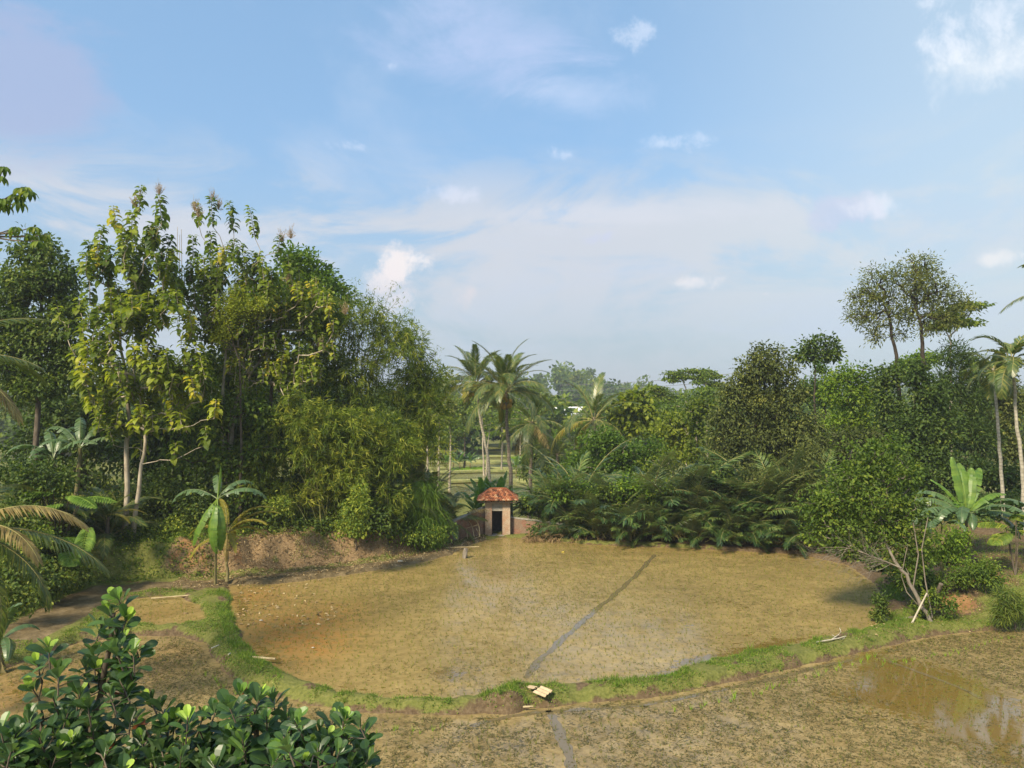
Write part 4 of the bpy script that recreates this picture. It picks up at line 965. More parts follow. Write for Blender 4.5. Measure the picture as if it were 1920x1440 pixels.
# tiled hip roof: rows of curved clay tiles laid on four slopes
M['tile'] = leaf_mat('clay_tile', [(0, (.08, .035, .022)), (.4, (.22, .075, .035)), (.75, (.33, .13, .06)), (1, (.38, .24, .14))], 0, .8)
def slope(a, e0, e1, r0, r1, rows=8):
    """tiles between eave edge e0-e1 and ridge edge r0-r1"""
    e0, e1, r0, r1 = map(np.array, (e0, e1, r0, r1)); nrm = norm(np.cross(e1 - e0, (r0 + r1) / 2 - (e0 + e1) / 2))
    if nrm[2] < 0: nrm = -nrm
    for j in range(rows):
        s0, s1 = j / rows, (j + 1.25) / rows; s1 = min(s1, 1.0)
        A0, B0 = e0 + (r0 - e0) * s0, e1 + (r1 - e1) * s0; A1, B1 = e0 + (r0 - e0) * s1, e1 + (r1 - e1) * s1
        n = max(1, int(np.linalg.norm(B0 - A0) / .15))
        for i in range(n):
            t = rng.uniform(0, 1)
            for h in range(4):
                u0, u1 = (i + h / 4) / n, (i + (h + 1) / 4) / n
                z0, z1 = .03 * math.sin(PI * h / 4) , .03 * math.sin(PI * (h + 1) / 4); L0 = .035
                jt = nrm * rng.normal() * .002
                a.add([A0 + (B0 - A0) * u0 + nrm * (z0 + L0) + jt, A0 + (B0 - A0) * u1 + nrm * (z1 + L0) + jt, A1 + (B1 - A1) * u1 + nrm * (z1 + .005), A1 + (B1 - A1) * u0 + nrm * (z0 + .005)], [[0, 1, 2, 3]], t)
                a.add([A0 + (B0 - A0) * u0 + nrm * (z0 + L0), A0 + (B0 - A0) * u1 + nrm * (z1 + L0), A0 + (B0 - A0) * u1 + nrm * (z1 - .01), A0 + (B0 - A0) * u0 + nrm * (z0 - .01)], [[0, 1, 2, 3]], t)
def roof(a):
    ex, ey0, ey1, ze, zr = 1.26, -1.22, 1.1, top + .02, top + .62
    E = [(-ex, ey0, ze - .02), (ex, ey0, ze), (ex, ey1, ze), (-ex, ey1, ze)]; R0, R1 = (-.48, -.05, zr), (.52, -.05, zr)
    slope(a, E[0], E[1], R0, R1); slope(a, E[2], E[3], R1, R0); slope(a, E[1], E[2], R1, R1, 8); slope(a, E[3], E[0], R0, R0, 8)
    tube(a, [R0 + np.array([0, 0, .03]), np.array(R1) + [0, 0, .03]], .055, 6, .4)
    for e, r in ((0, R0), (1, R1), (2, R1), (3, R0)): tube(a, [np.array(E[e]) + [0, 0, .04], np.array(r) + [0, 0, .04]], .045, 6, .35)
hobj('roof', roof, M['tile'])
hobj('rafter', lambda a: [box(a, (-1.15 + i * .383, -1.12, top - .06), (-1.09 + i * .383, 1.0, top - .005)) for i in range(7)] and None or box(a, (-1.2, -1.14, top - .12), (1.2, -1.06, top - .062)), M['darkwood'])
# brick garden wall coming towards the camera on the left, and a short run on the right
def brick_wall(label, p0, p1, h0, h1, th_=.22, mat='brick'):
    p0, p1 = np.array(p0, float), np.array(p1, float); r = thing('brick_wall', (p0[0], p0[1], p0[2]), label, 'wall')
    d = p1 - p0; sd = norm(np.cross(d, [0, 0, 1.])) * th_ / 2; n = 14; a = Acc(); c = Acc()
    for i in range(n):
        s0, s1 = i / n, (i + 1) / n; ha, hb_ = h0 + (h1 - h0) * s0, h0 + (h1 - h0) * s1; ha += rng.normal() * .012; hb_ += rng.normal() * .012
        q = [p0 + d * s0 - sd, p0 + d * s1 - sd, p0 + d * s1 + sd, p0 + d * s0 + sd]; lo = [x + [0, 0, -.4] for x in q]
        hi = [q[0] + [0, 0, ha], q[1] + [0, 0, hb_], q[2] + [0, 0, hb_], q[3] + [0, 0, ha]]
        a.add(lo + hi, [[0,1,5,4],[1,2,6,5],[2,3,7,6],[3,0,4,7],[4,5,6,7]], .5)
        k = [x + (x - (q[0] + q[2]) / 2) * .0 + [0, 0, .004] for x in hi]; e = sd * .25
        k2 = [k[0] - e, k[1] - e, k[2] + e, k[3] + e]; c.add(k2 + [x + [0, 0, .07] for x in k2], [[0,1,5,4],[1,2,6,5],[2,3,7,6],[3,0,4,7],[4,5,6,7]], .5)
    a.obj('wall', M[mat], r); c.obj('coping', M['concrete'], r); return r
wl = brick_wall('low red brick wall sloping down from the gate hut to the grass mound', (hx - w / 2 - .05, hy - .45, hz), (G(836, 1016, .1)[0], G(836, 1016, .1)[1], .05), 1.62, 1.05)
a = Acc(); box(a, (-.13, -.13, -.4), (.13, .13, 1.28)); pp = G(870, 1008, .1); 
pob = place('pillar', a.mesh('pillar', M['concrete']), wl, (pp[0] - wl.location[0], pp[1] - wl.location[1] - .12, pp[2] - wl.location[2]))
brick_wall('short brown brick wall right of the gate hut, half under palm leaves', (hx + w / 2 + .05, hy - .3, hz), (hx + 4.6, hy - .9, hz - .05), .95, .6)
fr = thing('bamboo_trellis', G(877, 1015, .1), 'leaning ladder-like frame of pale bamboo poles against the brick wall', 'trellis')
def pole(nm, p, r=.022, par=fr, mat='bamboopole'):
    a = Acc(); P = np.array(p) - np.array(par.location); f = np.linspace(0, 1, 6); t = np.linspace(0, 1, len(P))
    tube(a, np.stack([np.interp(f, t, P[:, i]) for i in range(3)], 1), r, 7, .5, rough=.03); return place(nm, a.mesh(nm, M[mat], (0, 0, 0), True), par)
yb, yt = 46.4, 47.2
for p in ([(865.5,971,yt),(875,993,46.8),(877,1014,yb)], [(874,969,yt),(886,988,46.8),(889,1007,yb)], [(887,968,yt),(898,984,46.8),(900,1006,yb)]): pole('upright', [S(*q) for q in p])
for p in ([(864,971.5,yt),(886,965.5,yt)], [(874,990.5,46.78),(898,983.5,46.78)], [(876,1014.5,yb - .03),(901,1005.5,yb - .03)]): pole('rung', [S(*q) for q in p], .02)
pole('brace', [S(893,991,46.6), S(900,1006,46.35)], .018)
frond(thing('fallen_frond', S(868, 962, 47.0), 'withered pale palm frond lying over the brick wall beside the hut', 'palm frond'), 'dead', (0, 0, 0), math.radians(5), math.radians(22), .55)
o = bpy.data.objects['fallen_frond']; 
def stump(label, p, r, h):
    a = Acc(); P = np.array(p); tube(a, [P - [0, 0, .1], P + [.03, 0, h * .5], P + [.09, .02, h]], [r * 1.2, r, r * .85], 9, .5, rough=.1)
    return tag(a.obj('tree_stump', M['twig'], None, org=tuple(P)), label, 'stump')
stump('small pale tree stump at the corner of the paddy near the bamboo frame', G(871, 1043, .1), .13, .42)
# ------------------------------------------------------------------ coconut palms beyond the wall
def ctr(px, py, Y): return S(px, py, Y)
kB = lambda q, i: 'young' if q < .4 else 'coco'
bB = base_at(958, 56, -.1)
palm('coconut_palm', 'tall straight coconut palm with a cluster of yellow coconuts behind the gate hut', 'palm tree', bB, [S(957, 880, 56), S(951, 800, 56), S(948, 728, 56)], kB, 34, .13, 1.2, 'coco', 18, 'coconut palms beyond the gate', 87, 2)
bA = base_at(927, 60, -.1)
palm('coconut_palm', 'leaning coconut palm with a slim pale trunk and yellowing fronds', 'palm tree', bA, [S(915, 860, 60), S(901, 790, 60), S(892, 716, 60)],
     lambda q, i: 'young' if q < .3 else ('coco' if q < .6 else ('yel' if i % 2 else 'coco')), 26, .11, 1.1, 'cocop', 3, 'coconut palms beyond the gate', 84, 0, az0=2.4)
bC = base_at(992, 70, -.1)
palm('coconut_palm', 'shorter coconut palm with one dead rust-brown frond, right of the tall straight one', 'palm tree', bC, [S(996, 850, 70), S(998, 790, 70)],
     lambda q, i: 'dead' if i in (15, 19) else ('young' if q < .3 else 'coco'), 22, .16, 1.25, 'coco', 0, 'coconut palms beyond the gate', 84, -40, az0=.6)
bD = base_at(1112, 66, -.1)
palm('coconut_palm', 'coconut palm with upright new fronds and yellow lower fronds above the bright bushes', 'palm tree', bD, [S(1113, 850, 66), S(1114, 782, 66)],
     lambda q, i: 'young' if q < .35 else ('yel' if i in (14, 19) else 'coco'), 22, .16, 1.4, 'coco', 0, 'coconut palms beyond the gate', 86, -38, az0=1.2)
palm('coconut_palm', 'young low coconut palm without a visible trunk, between the two shorter palms', 'palm tree', base_at(1045, 68), [S(1045, 850, 68)], lambda q, i: 'coco', 14, .16, .8, 'coco', 0, 'coconut palms beyond the gate', 84, 5)
# bananas behind the hut
yb_spots = [(902, 52.5, .9, 'tallest bright banana plant left of the leaning palm, behind the hut roof'), (918, 54, .8, 'bright banana plant at the foot of the leaning coconut palm'),
            (935, 52.8, .9, 'bright banana plant between the two palm trunks behind the hut'), (890, 51, .3, 'low bright banana plant just left of the hut roof'), (948, 55, .5, 'banana plant right behind the straight palm trunk')]
for px, Y, h, lb in yb_spots: young_banana(lb, base_at(px, Y), h + .9, 9, .95, ['up', 'bri', 'up', 'bri'], 'banana plants behind the gate hut')
# ------------------------------------------------------------------ far paddies, tree line and hill
M['farwater'] = paddy_mat('far_paddy_mud', (.12, .13, .045), (.19, .18, .07), (.26, .23, .11), (.08, .13, .02), .9, .45)
M['newgreen'] = leaf_mat('new_rice', [(0, (.16, .30, .02)), (1, (.28, .42, .04))], .3, .6)
def terrace(px0, px1, py0, py1, z, wet=.5):
    ya, yb2 = G(960, py1, z)[1], G(960, py0, z)[1]; xa = (px0 - 960) / F * yb2; xb = (px1 - 960) / F * yb2
    X, Y = np.meshgrid(np.linspace(xa, xb, 24), np.linspace(ya, yb2, 18), indexing='ij')
    Y2 = Y + .9 * np.sin(X * .35 + z * 9); grid_mesh('paddy_water', X, Y2, np.full(X.shape, z), M['farwater'], None, dict(wet=np.full(X.shape, wet), stain=0 * X))
    a = Acc(); 
    for yy, hh in ((ya, .0), (yb2, .25)):
        xs = np.linspace(xa - .5, xb + .5, 40); ys = yy + .9 * np.sin(xs * .35 + z * 9)
        tube(a, np.stack([xs, ys, np.full(40, z + .02 + hh)], 1), .28, 6, .5)
    tag(a.obj('earth_bund', M['bund']), kind='structure')
M['bund'] = plain_mat('dry_bund_earth', (.14, .17, .05), (.28, .27, .11), 3)
terrace(800, 1010, 858, 868, -2.2, .42); terrace(790, 1015, 869, 879, -2.35, .40); terrace(812, 1012, 888, 905, -2.5, .40); terrace(850, 1000, 906, 938, -2.55, .48)
def strip(px0, px1, py, z, depth, n=1500):
    y0_ = G(960, py, z)[1]; a = Acc(); q = np.stack([rng.uniform((px0 - 960) / F * y0_, (px1 - 960) / F * y0_, n), y0_ + rng.uniform(0, depth, n), np.full(n, z)], 1)
    leaves(a, TRI, q, norm(rng.normal(size=(n, 3)) * .3 + [0, 0, 1]), rdir(n), .45, .12, rng.uniform(0, 1, n)); tag(a.obj('young_rice', M['newgreen']), kind='stuff')
strip(845, 905, 884, -2.45, 4); strip(958, 985, 862, -2.3, 5, 1200)
far_specs = []
def fartree(lab, Y, bx, top, lob, mt='mid', bark='pale', r=.14, group='trees along the far paddies', tips=24, **kw):
    args = dict(tm=DIAMOND, L=.42, W=.26, m=7, rc=.6, cov=2.6, t0=.45, droop=.2); args.update(kw)
    return tree('valley_tree', lab, 'tree', Y, bx, [(bx + 2, top + 30), (bx, top)], lob, mt, bark, r, tips, group, **args)
fartree('thin pale-trunked tree at the left end of the far paddies', 88, 800, 760, [(800,760,24,22),(790,790,20,18),(812,735,20,16)], 'mid')
fartree('forked pale-trunked tree beside the bamboo, over the far paddies', 84, 822, 765, [(822,740,26,26),(838,770,20,24),(812,790,18,18),(835,715,20,16)], 'olive', t0=.6)
fartree('narrow tree with bare pale trunk second from the bamboo', 95, 843, 780, [(846,770,18,30),(850,800,16,20)], 'mid')
fartree('dark rounded tree left of the coconut palms at the back of the paddies', 120, 870, 770, [(866,790,26,26),(880,770,22,22),(860,760,20,18),(850,820,20,16)], 'dark', 'bark', t0=.55)
fartree('layered feathery tree with bare pale stems behind the leaning palm', 112, 908, 740, [(905,745,30,10),(925,760,34,9),(895,770,26,8),(930,785,30,9),(908,800,24,7)], 'mid', flat=True, gap=-.5, trunks=[[(905,830),(903,745)],[(915,830),(925,760)]], L=.36, W=.2)
fartree('layered pale green tree right of the leaning palm trunk', 118, 940, 780, [(935,790,26,9),(955,775,28,9),(970,795,24,8),(925,812,20,7)], 'bright', flat=True, gap=-.5, L=.36, W=.2)
fartree('broad hazy tree between the tall palm and the dead-frond palm', 130, 975, 770, [(975,745,30,18),(1000,735,26,16),(965,770,30,18),(1015,760,24,20)], 'mid')
fartree('hazy tree left of the white-roofed house', 140, 1030, 770, [(1025,775,26,20),(1045,790,22,18),(1012,800,22,18)], 'mid')
fartree('hazy spreading tree beneath the white-roofed house', 125, 1075, 800, [(1075,805,30,22),(1050,825,26,20),(1100,815,26,22)], 'bright', t0=.3)
fartree('dark bushy tree at the right end of the far paddies', 78, 1005, 850, [(1005,860,26,26),(1025,880,26,26),(990,880,18,20),(1040,850,24,22),(1015,905,30,20)], 'dark', 'darkbark', t0=.55, L=.3, W=.2)
fartree('shady tree closing the view behind the short palms', 85, 1075, 850, [(1065,855,30,24),(1090,870,30,26),(1045,885,26,20)], 'mid', 'darkbark', t0=.35, L=.3, W=.2)
for i, (px, Y) in enumerate([(838,118),(850,121),(862,119),(873,124),(882,120),(968,110),(978,114)]):
    young_banana('small pale green banana plant, number %d from the left on the rim of the far paddies' % (i + 1) if False else
                 ['leftmost small banana plant on the far rim of the paddies','small banana plant second from the left on the far rim','taller small banana plant in the middle of the far rim','small banana plant before the dark rounded tree','rightmost small banana plant of the group before the dark tree','small banana plant just right of the tall palm trunk in the distance','small far banana plant farther right of the tall palm trunk'][i],
                 base_at(px, Y), 1.6, 7, 1.2, ['bri', 'arch'], 'small banana plants on the far rim')
# far wood: one mass
def far_wood():
    a = Acc()
    for i in range(900):
        th_ = math.radians(rng.uniform(-36, 36)); 
        Y = rng.choice([rng.uniform(135, 200), rng.uniform(200, 360), rng.uniform(360, 640)], p=[.34, .33, .33]); x = math.tan(th_) * Y
        if Y < 150 and abs((x / Y) * F + 960 - 920) < 75: continue
        if Y < 300 and x / Y > .12 and rng.uniform() < .3: continue
        z = tz(x, Y); h = rng.uniform(8, 13) * (1.35 if Y > 350 else .85)
        for _ in range(3):
            c = np.array([x + rng.normal() * 2, Y + rng.normal() * 2, z + h * rng.uniform(.35, .95)]); r = np.array([1, 1, .75]) * h * rng.uniform(.22, .36); n = 110 if Y < 360 else 60
            p, d = lobe_points(c, r, n, .6, i, -9, 1, .3); n = len(p); s = .45 + Y / 420
            leaves(a, DIAMOND, p, norm(rng.normal(size=(n, 3)) + d * .5), norm(d + [0, 0, .8] + rng.normal(size=(n, 3)) * .4), s * 1.6, s * 1.2, np.clip(rng.normal() * .2 + .35 + rng.normal(size=n) * .15, 0, 1))
    return tag(a.obj('far_wood', M['mid']), kind='stuff')
far_wood()
a = Acc(); 
def house(label, px, py, Y, w_, h_):
    c = S(px, py, Y); t = thing('far_house', (c[0], c[1], c[2] - h_), label, 'house')
    a = Acc(); box(a, (-w_ / 2, 0, 0), (w_ / 2, 5, h_)); place('wall', a.mesh('wall', M['white']), t)
    a = Acc(); a.add([[-w_ / 2 - .5, -.8, h_ - .1], [w_ / 2 + .5, -.8, h_ - .1], [w_ / 2 + .5, 2.5, h_ + 1.6], [-w_ / 2 - .5, 2.5, h_ + 1.6], [w_ / 2 + .5, 5.8, h_ - .1], [-w_ / 2 - .5, 5.8, h_ - .1]], [[0,1,2,3],[3,2,4,5]])
    place('roof', a.mesh('roof', M['whiteroof']), t)
    for i in (-1, 1):
        a = Acc(); box(a, (i * w_ * .25 - .5, -.03, h_ * .35), (i * w_ * .25 + .5, -.003, h_ * .75)); place('window', a.mesh('window', M['darkwood']), t)
M['white'] = plain_mat('white_wall', (.62, .6, .56), (.74, .72, .68), 2); M['whiteroof'] = plain_mat('pale_metal_roof', (.55, .56, .56), (.7, .7, .7), 1, .5)
house('white house with a pale metal roof among the far trees', 1066, 778, 150, 5.0, 1.8)
house('far white wall of a house half hidden behind the tall palm', 958, 786, 165, 4.0, 1.6)
# overhead cables
M['cable'] = plain_mat('grey_cable', (.10, .10, .11), (.16, .16, .17), 3)
for i, (l, r_) in enumerate(((( 1050, 722), (1500, 684)), ((1050, 732), (1500, 697)), ((1050, 741), (1500, 709)))):
    A_0, B_0 = S(*l, 210), S(*r_, 190); s = np.linspace(0, 1, 30)[:, None]; P = A_0 + (B_0 - A_0) * s - np.array([0, 0, 1]) * (s * (1 - s) * 4 * 1.0)
    a = Acc(); tube(a, P, .055, 5); tag(a.obj('power_cable', M['cable']), ['topmost of the three thin cables strung above the valley trees', 'middle of the three thin cables strung above the valley trees', 'lowest of the three thin cables strung above the valley trees'][i], 'cable', 'overhead cables')
# ------------------------------------------------------------------ right side of the valley and the grove
R_ = dict(tm=LEAF, L=.24, W=.13, m=8, rc=.32, cov=3.4)
# umbrella trees on the skyline
def umbrella(lab, Y, bx, fork, lob, mt='mid', bark='pale', group=None, **kw):
    args = dict(tm=DIAMOND, L=.34, W=.22, m=9, rc=.55, cov=2.6, flat=True, droop=.1, upn=1.4, gap=-.45, hollow=.2, t0=.5); args.update(kw)
    return tree('umbrella_tree', lab, 'tree', Y, bx, [(bx, fork + 60), (bx, fork)], lob, mt, bark, .16, 46, group, skel=dict(r_tip=.02, pull=.1, jit=.03), **args)
umbrella('flat-topped umbrella tree standing clear above the valley bushes under the cables', 92, 1286, 728, [(1268,700,20,5),(1300,696,24,5),(1283,706,28,4),(1262,712,18,4),(1310,708,18,4)])
umbrella('second flat-topped tree just right of the umbrella tree under the cables', 96, 1325, 742, [(1322,698,18,6),(1338,706,18,5),(1316,716,20,5),(1330,728,22,6),(1345,720,14,6)])
umbrella('low layered tree left of the flat-topped umbrella tree', 95, 1238, 752, [(1228,728,16,5),(1245,735,22,6),(1260,745,24,6),(1222,742,18,5),(1240,752,26,6)])
for lab, Y, bx, lob, mt, kw in [
    ('yellow-green broad-leaved tree with drooping leaf tops on the valley edge', 66, 1192, [(1180,760,26,18),(1200,748,16,14),(1165,780,24,20),(1210,775,26,20),(1190,800,34,24)], 'teaky', dict(tm=BIGLEAF, L=.5, W=.3, m=6, rc=.5, cov=2.2, t0=.35)),
    ('pale yellow-green tree with small bare stems, middle of the valley edge', 62, 1262, [(1262,790,26,20),(1245,815,30,24),(1285,820,26,30),(1270,850,36,26),(1300,790,16,14)], 'teaky', dict(tm=LEAF, L=.36, W=.2, m=7, rc=.4, cov=2.4, t0=.3)),
    ('mottled yellow-green tree beside the big dark tree', 60, 1305, [(1300,770,22,26),(1315,810,24,34),(1300,850,26,30),(1325,765,20,26)], 'teaky', dict(tm=LEAF, L=.32, W=.18, m=7, rc=.4, cov=2.4, t0=.12)),
    ('dim green tree behind the yellow-green ones, left of the dark tree', 80, 1290, [(1250,770,50,22),(1300,750,44,20),(1330,745,34,24),(1220,790,40,26)], 'mid', dict(tm=DIAMOND, L=.36, W=.22, m=7, rc=.5, cov=2.6, t0=.35)),
    ('dense bright green bushy tree rising over the palm thicket', 56, 1140, [(1130,830,44,34),(1170,850,50,40),(1100,870,40,34),(1200,880,50,36),(1060,890,30,24),(1150,900,60,30),(1230,850,30,30)], 'bright', dict(tm=LEAF, L=.26, W=.15, m=8, rc=.34, cov=3.0, t0=.22)),
    ('smaller bright leafy tree at the left end of the palm thicket', 53, 1040, [(1040,925,40,22),(1075,910,36,24),(1010,945,26,18),(1100,930,40,22)], 'bright', dict(tm=LEAF, L=.24, W=.14, m=8, rc=.32, cov=2.6, t0=.15)),
    ('thin twiggy tree with bare pale stems over the thicket', 54, 1240, [(1235,870,34,24),(1260,900,34,22),(1220,905,30,20)], 'teaky', dict(tm=LEAF, L=.24, W=.13, m=6, rc=.34, cov=1.5, t0=.2))]:
    tree('valley_bush_tree', lab, 'tree', Y, bx, [(bx, lob[0][1] + 50), (bx + 3, lob[0][1] + 5)], lob, mt, 'pale', .1, 36, 'bushy trees on the valley edge', **kw)
# big dark tree
tree('dark_tree', 'big brownish dark-leaved tree with a leaning dark trunk at the back of the paddy', 'tree', 50, 1500, [(1496, 860), (1490, 815), (1470, 770), (1455, 720)],
     [(1440,665,34,24),(1418,700,46,34),(1465,695,40,34),(1385,735,46,34),(1430,760,60,40),(1480,745,44,40),(1365,785,40,36),(1400,820,60,40),(1460,820,60,44),(1510,800,36,50),(1350,840,36,30),(1500,880,50,40),(1430,880,60,36)],
     'olive', 'darkbark', .26, 120, tm=LEAF, L=.22, W=.11, m=8, rc=.34, cov=3.2, t0=.34, droop=.45, gap=-.22, gf=1.0)
tree('dark_tree', 'hanging brown-green tree spilling over the palm thicket right of the big dark tree', 'tree', 46.5, 1500, [(1500, 950), (1490, 900)],
     [(1430,900,40,26),(1470,925,50,30),(1400,930,34,18),(1440,955,40,20),(1500,900,40,36),(1520,850,30,30)], 'olive', 'darkbark', .12, 50, tm=LEAF, L=.2, W=.09, m=8, rc=.3, cov=2.8, t0=.36, droop=.7)
tree('slim_tree', 'slim dark tree with a small umbrella crown on a bare curved stem against the sky', 'tree', 58, 1533, [(1532, 820), (1527, 740), (1529, 690)],
     [(1515,650,20,14),(1540,642,26,13),(1562,650,14,11),(1505,668,22,9),(1535,665,26,9),(1560,664,18,8)], 'dark', 'darkbark', .12, 60, tm=LEAF, L=.28, W=.15, m=7, rc=.4, cov=2.4, t0=.4, gap=-.3, skel=dict(r_tip=.018))
tree('light_green_tree', 'fresh lime green tree glowing between the dark trees', 'tree', 55, 1600, [(1600, 820), (1596, 760)],
     [(1590,700,36,24),(1560,720,30,24),(1620,715,34,28),(1585,745,50,30),(1630,750,30,26),(1570,790,50,30),(1620,790,36,24)], 'bright', 'bark', .14, 70, tm=DIAMOND, L=.26, W=.15, m=9, rc=.36, cov=3.0, t0=.5, gap=-.25)
tree('light_green_tree', 'dull green tree below the lime green tree, above the leaning tree', 'tree', 49, 1585, [(1590, 900), (1590, 840)],
     [(1560,830,44,26),(1610,820,44,26),(1540,865,40,26),(1590,870,50,30)], 'olive', 'bark', .12, 50, tm=DIAMOND, L=.24, W=.12, m=9, rc=.34, cov=2.8, t0=.2)
# the tall airy pair
airy = dict(tm=DIAMOND, L=.24, W=.085, m=12, rc=.42, droop=.12, upn=.9, gap=-.22, gf=.9, hollow=.25, t0=.5, cov=2.2, lump=.4, sub=3)
tree('tall_airy_tree', 'tall dark tree with an open feathery crown, left one of the tall pair at right', 'tree', 52, 1690, [(1690, 780), (1680, 670), (1668, 600), (1655, 560)],
     [(1650,520,42,24),(1622,555,38,26),(1610,590,28,20),(1660,560,44,30),(1640,600,38,20),(1690,595,28,18),(1680,625,26,12),(1640,630,20,8)], 'olive', 'darkbark', .17, 150, skel=dict(r_tip=.017, pull=.22, jit=.05), **airy)
tree('tall_airy_tree', 'tallest dark tree, wide open feathery crown, right one of the tall pair', 'tree', 51, 1735, [(1736, 780), (1732, 680), (1728, 620), (1715, 570)],
     [(1728,492,38,20),(1690,520,42,28),(1750,525,48,30),(1720,555,50,32),(1770,555,44,24),(1800,575,36,16),(1750,590,44,22),(1700,585,28,20),(1780,600,36,12),(1745,618,30,9)], 'olive', 'darkbark', .2, 170, skel=dict(r_tip=.017, pull=.22, jit=.05), **airy)
umbrella('pale-stemmed umbrella tree half hidden behind the tall airy pair', 70, 1783, 640, [(1800,577,40,7),(1770,590,34,7),(1825,572,22,5),(1760,612,26,6),(1815,606,30,5),(1785,600,36,6)], 'mid')
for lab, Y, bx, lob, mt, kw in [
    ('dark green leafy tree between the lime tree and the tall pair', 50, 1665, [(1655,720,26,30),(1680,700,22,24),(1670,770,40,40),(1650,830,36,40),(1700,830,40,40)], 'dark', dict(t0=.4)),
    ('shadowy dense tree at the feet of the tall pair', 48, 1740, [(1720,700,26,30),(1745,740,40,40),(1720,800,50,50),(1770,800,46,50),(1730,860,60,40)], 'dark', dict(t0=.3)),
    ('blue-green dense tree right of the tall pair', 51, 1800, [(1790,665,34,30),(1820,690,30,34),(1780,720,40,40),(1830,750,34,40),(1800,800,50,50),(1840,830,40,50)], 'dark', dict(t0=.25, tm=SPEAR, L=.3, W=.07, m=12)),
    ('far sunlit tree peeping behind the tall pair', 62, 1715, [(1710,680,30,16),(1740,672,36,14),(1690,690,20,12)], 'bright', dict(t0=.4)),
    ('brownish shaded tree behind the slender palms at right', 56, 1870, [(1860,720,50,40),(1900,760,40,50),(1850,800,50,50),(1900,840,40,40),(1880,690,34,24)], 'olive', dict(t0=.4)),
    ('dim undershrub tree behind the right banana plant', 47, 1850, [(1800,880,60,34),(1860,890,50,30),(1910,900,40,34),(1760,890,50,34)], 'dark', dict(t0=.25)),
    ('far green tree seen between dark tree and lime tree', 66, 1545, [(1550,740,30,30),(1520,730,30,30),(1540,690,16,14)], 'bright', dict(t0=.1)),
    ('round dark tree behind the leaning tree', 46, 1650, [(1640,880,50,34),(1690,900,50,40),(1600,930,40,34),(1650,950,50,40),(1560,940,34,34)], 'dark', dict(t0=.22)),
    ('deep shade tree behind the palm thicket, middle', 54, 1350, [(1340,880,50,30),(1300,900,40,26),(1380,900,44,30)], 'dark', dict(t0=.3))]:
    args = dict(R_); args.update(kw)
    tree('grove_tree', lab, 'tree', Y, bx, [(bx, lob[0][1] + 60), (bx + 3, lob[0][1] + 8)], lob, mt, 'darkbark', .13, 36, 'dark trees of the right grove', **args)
mass('undergrowth', 'stuff', [(1830,950,46,30,-1),(1900,950,46,30,-1),(1860,985,50,20,-3),(1915,1000,34,16,-6),(1540,960,40,40,2),(1600,990,50,34,0),(1660,1010,40,30,-2),(1720,980,50,40,-1),(1800,960,50,30,0),(1880,950,60,30,0),(1500,980,50,30,3),(1780,930,60,30,2),(1900,985,40,16,-3),(1560,1015,40,22,-2.5),(1610,1035,40,22,-4.5),(1650,1055,34,24,-7),(1680,1085,28,24,-9)], 45, 'dark', tm=LEAF, L=.18, W=.1, m=8, rc=.3, cov=3.0, t0=.3, tv=.25)
# slender palms at the right edge
def areca(lab, px, Y, top, bx, sc, n=11, bark='cocop', r=.085):
    b = base_at(bx, Y, -.1); c = S(px, top, Y)
    return palm('areca_palm', lab, 'palm tree', b, [b * .5 + c * .5 + [.05, 0, 0], c], lambda q, i: 'areca', n, r, sc, bark, 0, 'slender palms at the right edge', 80, -28)
areca('slender palm with a dark green crown, its pale ringed trunk nearest the right edge', 1896, 38, 668, 1922, 1.0, 13)
areca('slender palm set back, left of the one nearest the right edge', 1862, 42, 690, 1880, .95, 12)
t = palm('coconut_palm', 'coconut palm standing outside the right edge, one frond hanging into view against the sky', 'palm tree', (17.6, 23.5, .8), [(17.65, 23.5, 6), (17.7, 23.5, 11.7)],
     lambda q, i: None, 0, .15, .9, 'coco', 0, None, 80, -20, az0=1.0)
for az, el, s_ in ((172, 18, .62), (184, -2, .50), (90, 50, .8), (50, 40, .8), (10, 40, .8), (330, 30, .8), (20, 70, .8)): frond(t, 'near', (0, 0, 10.9), math.radians(az), math.radians(el), s_)
# ------------------------------------------------------------------ palm thicket along the far bank
i = 0
for px in np.arange(1003, 1560, 15.0):
    for row in range(3):
        x = px + rng.normal() * 7 + row * 6; Y = float(np.interp(x, [985, 1100, 1300, 1500, 1600], [48.3, 46.5, 45.0, 43.6, 42.6])) + row * 1.4 + rng.normal() * .3
        b = base_at(x, Y, -.05); tall = [.8, 1.15, 1.45][row] * rng.uniform(.75, 1.5) * (.55 if x < 1035 else 1)
        if rng.uniform() < .22: continue
        th = thing('thicket_palm', b, 'dark arching palm crowded into the thicket along the far edge of the paddy', 'palm', 'palms of the dark thicket')
        n = 10
        for q in range(n):
            az = rng.uniform(0, 2 * PI) if row else -PI / 2 + rng.normal() * 1.1
            frond(th, 'sal', (rng.normal() * .15, rng.normal() * .15, .1 + rng.uniform(0, .5) * tall), az, math.radians(rng.uniform(25, 80)), tall * rng.uniform(.7, 1.05), rng.normal() * .4)
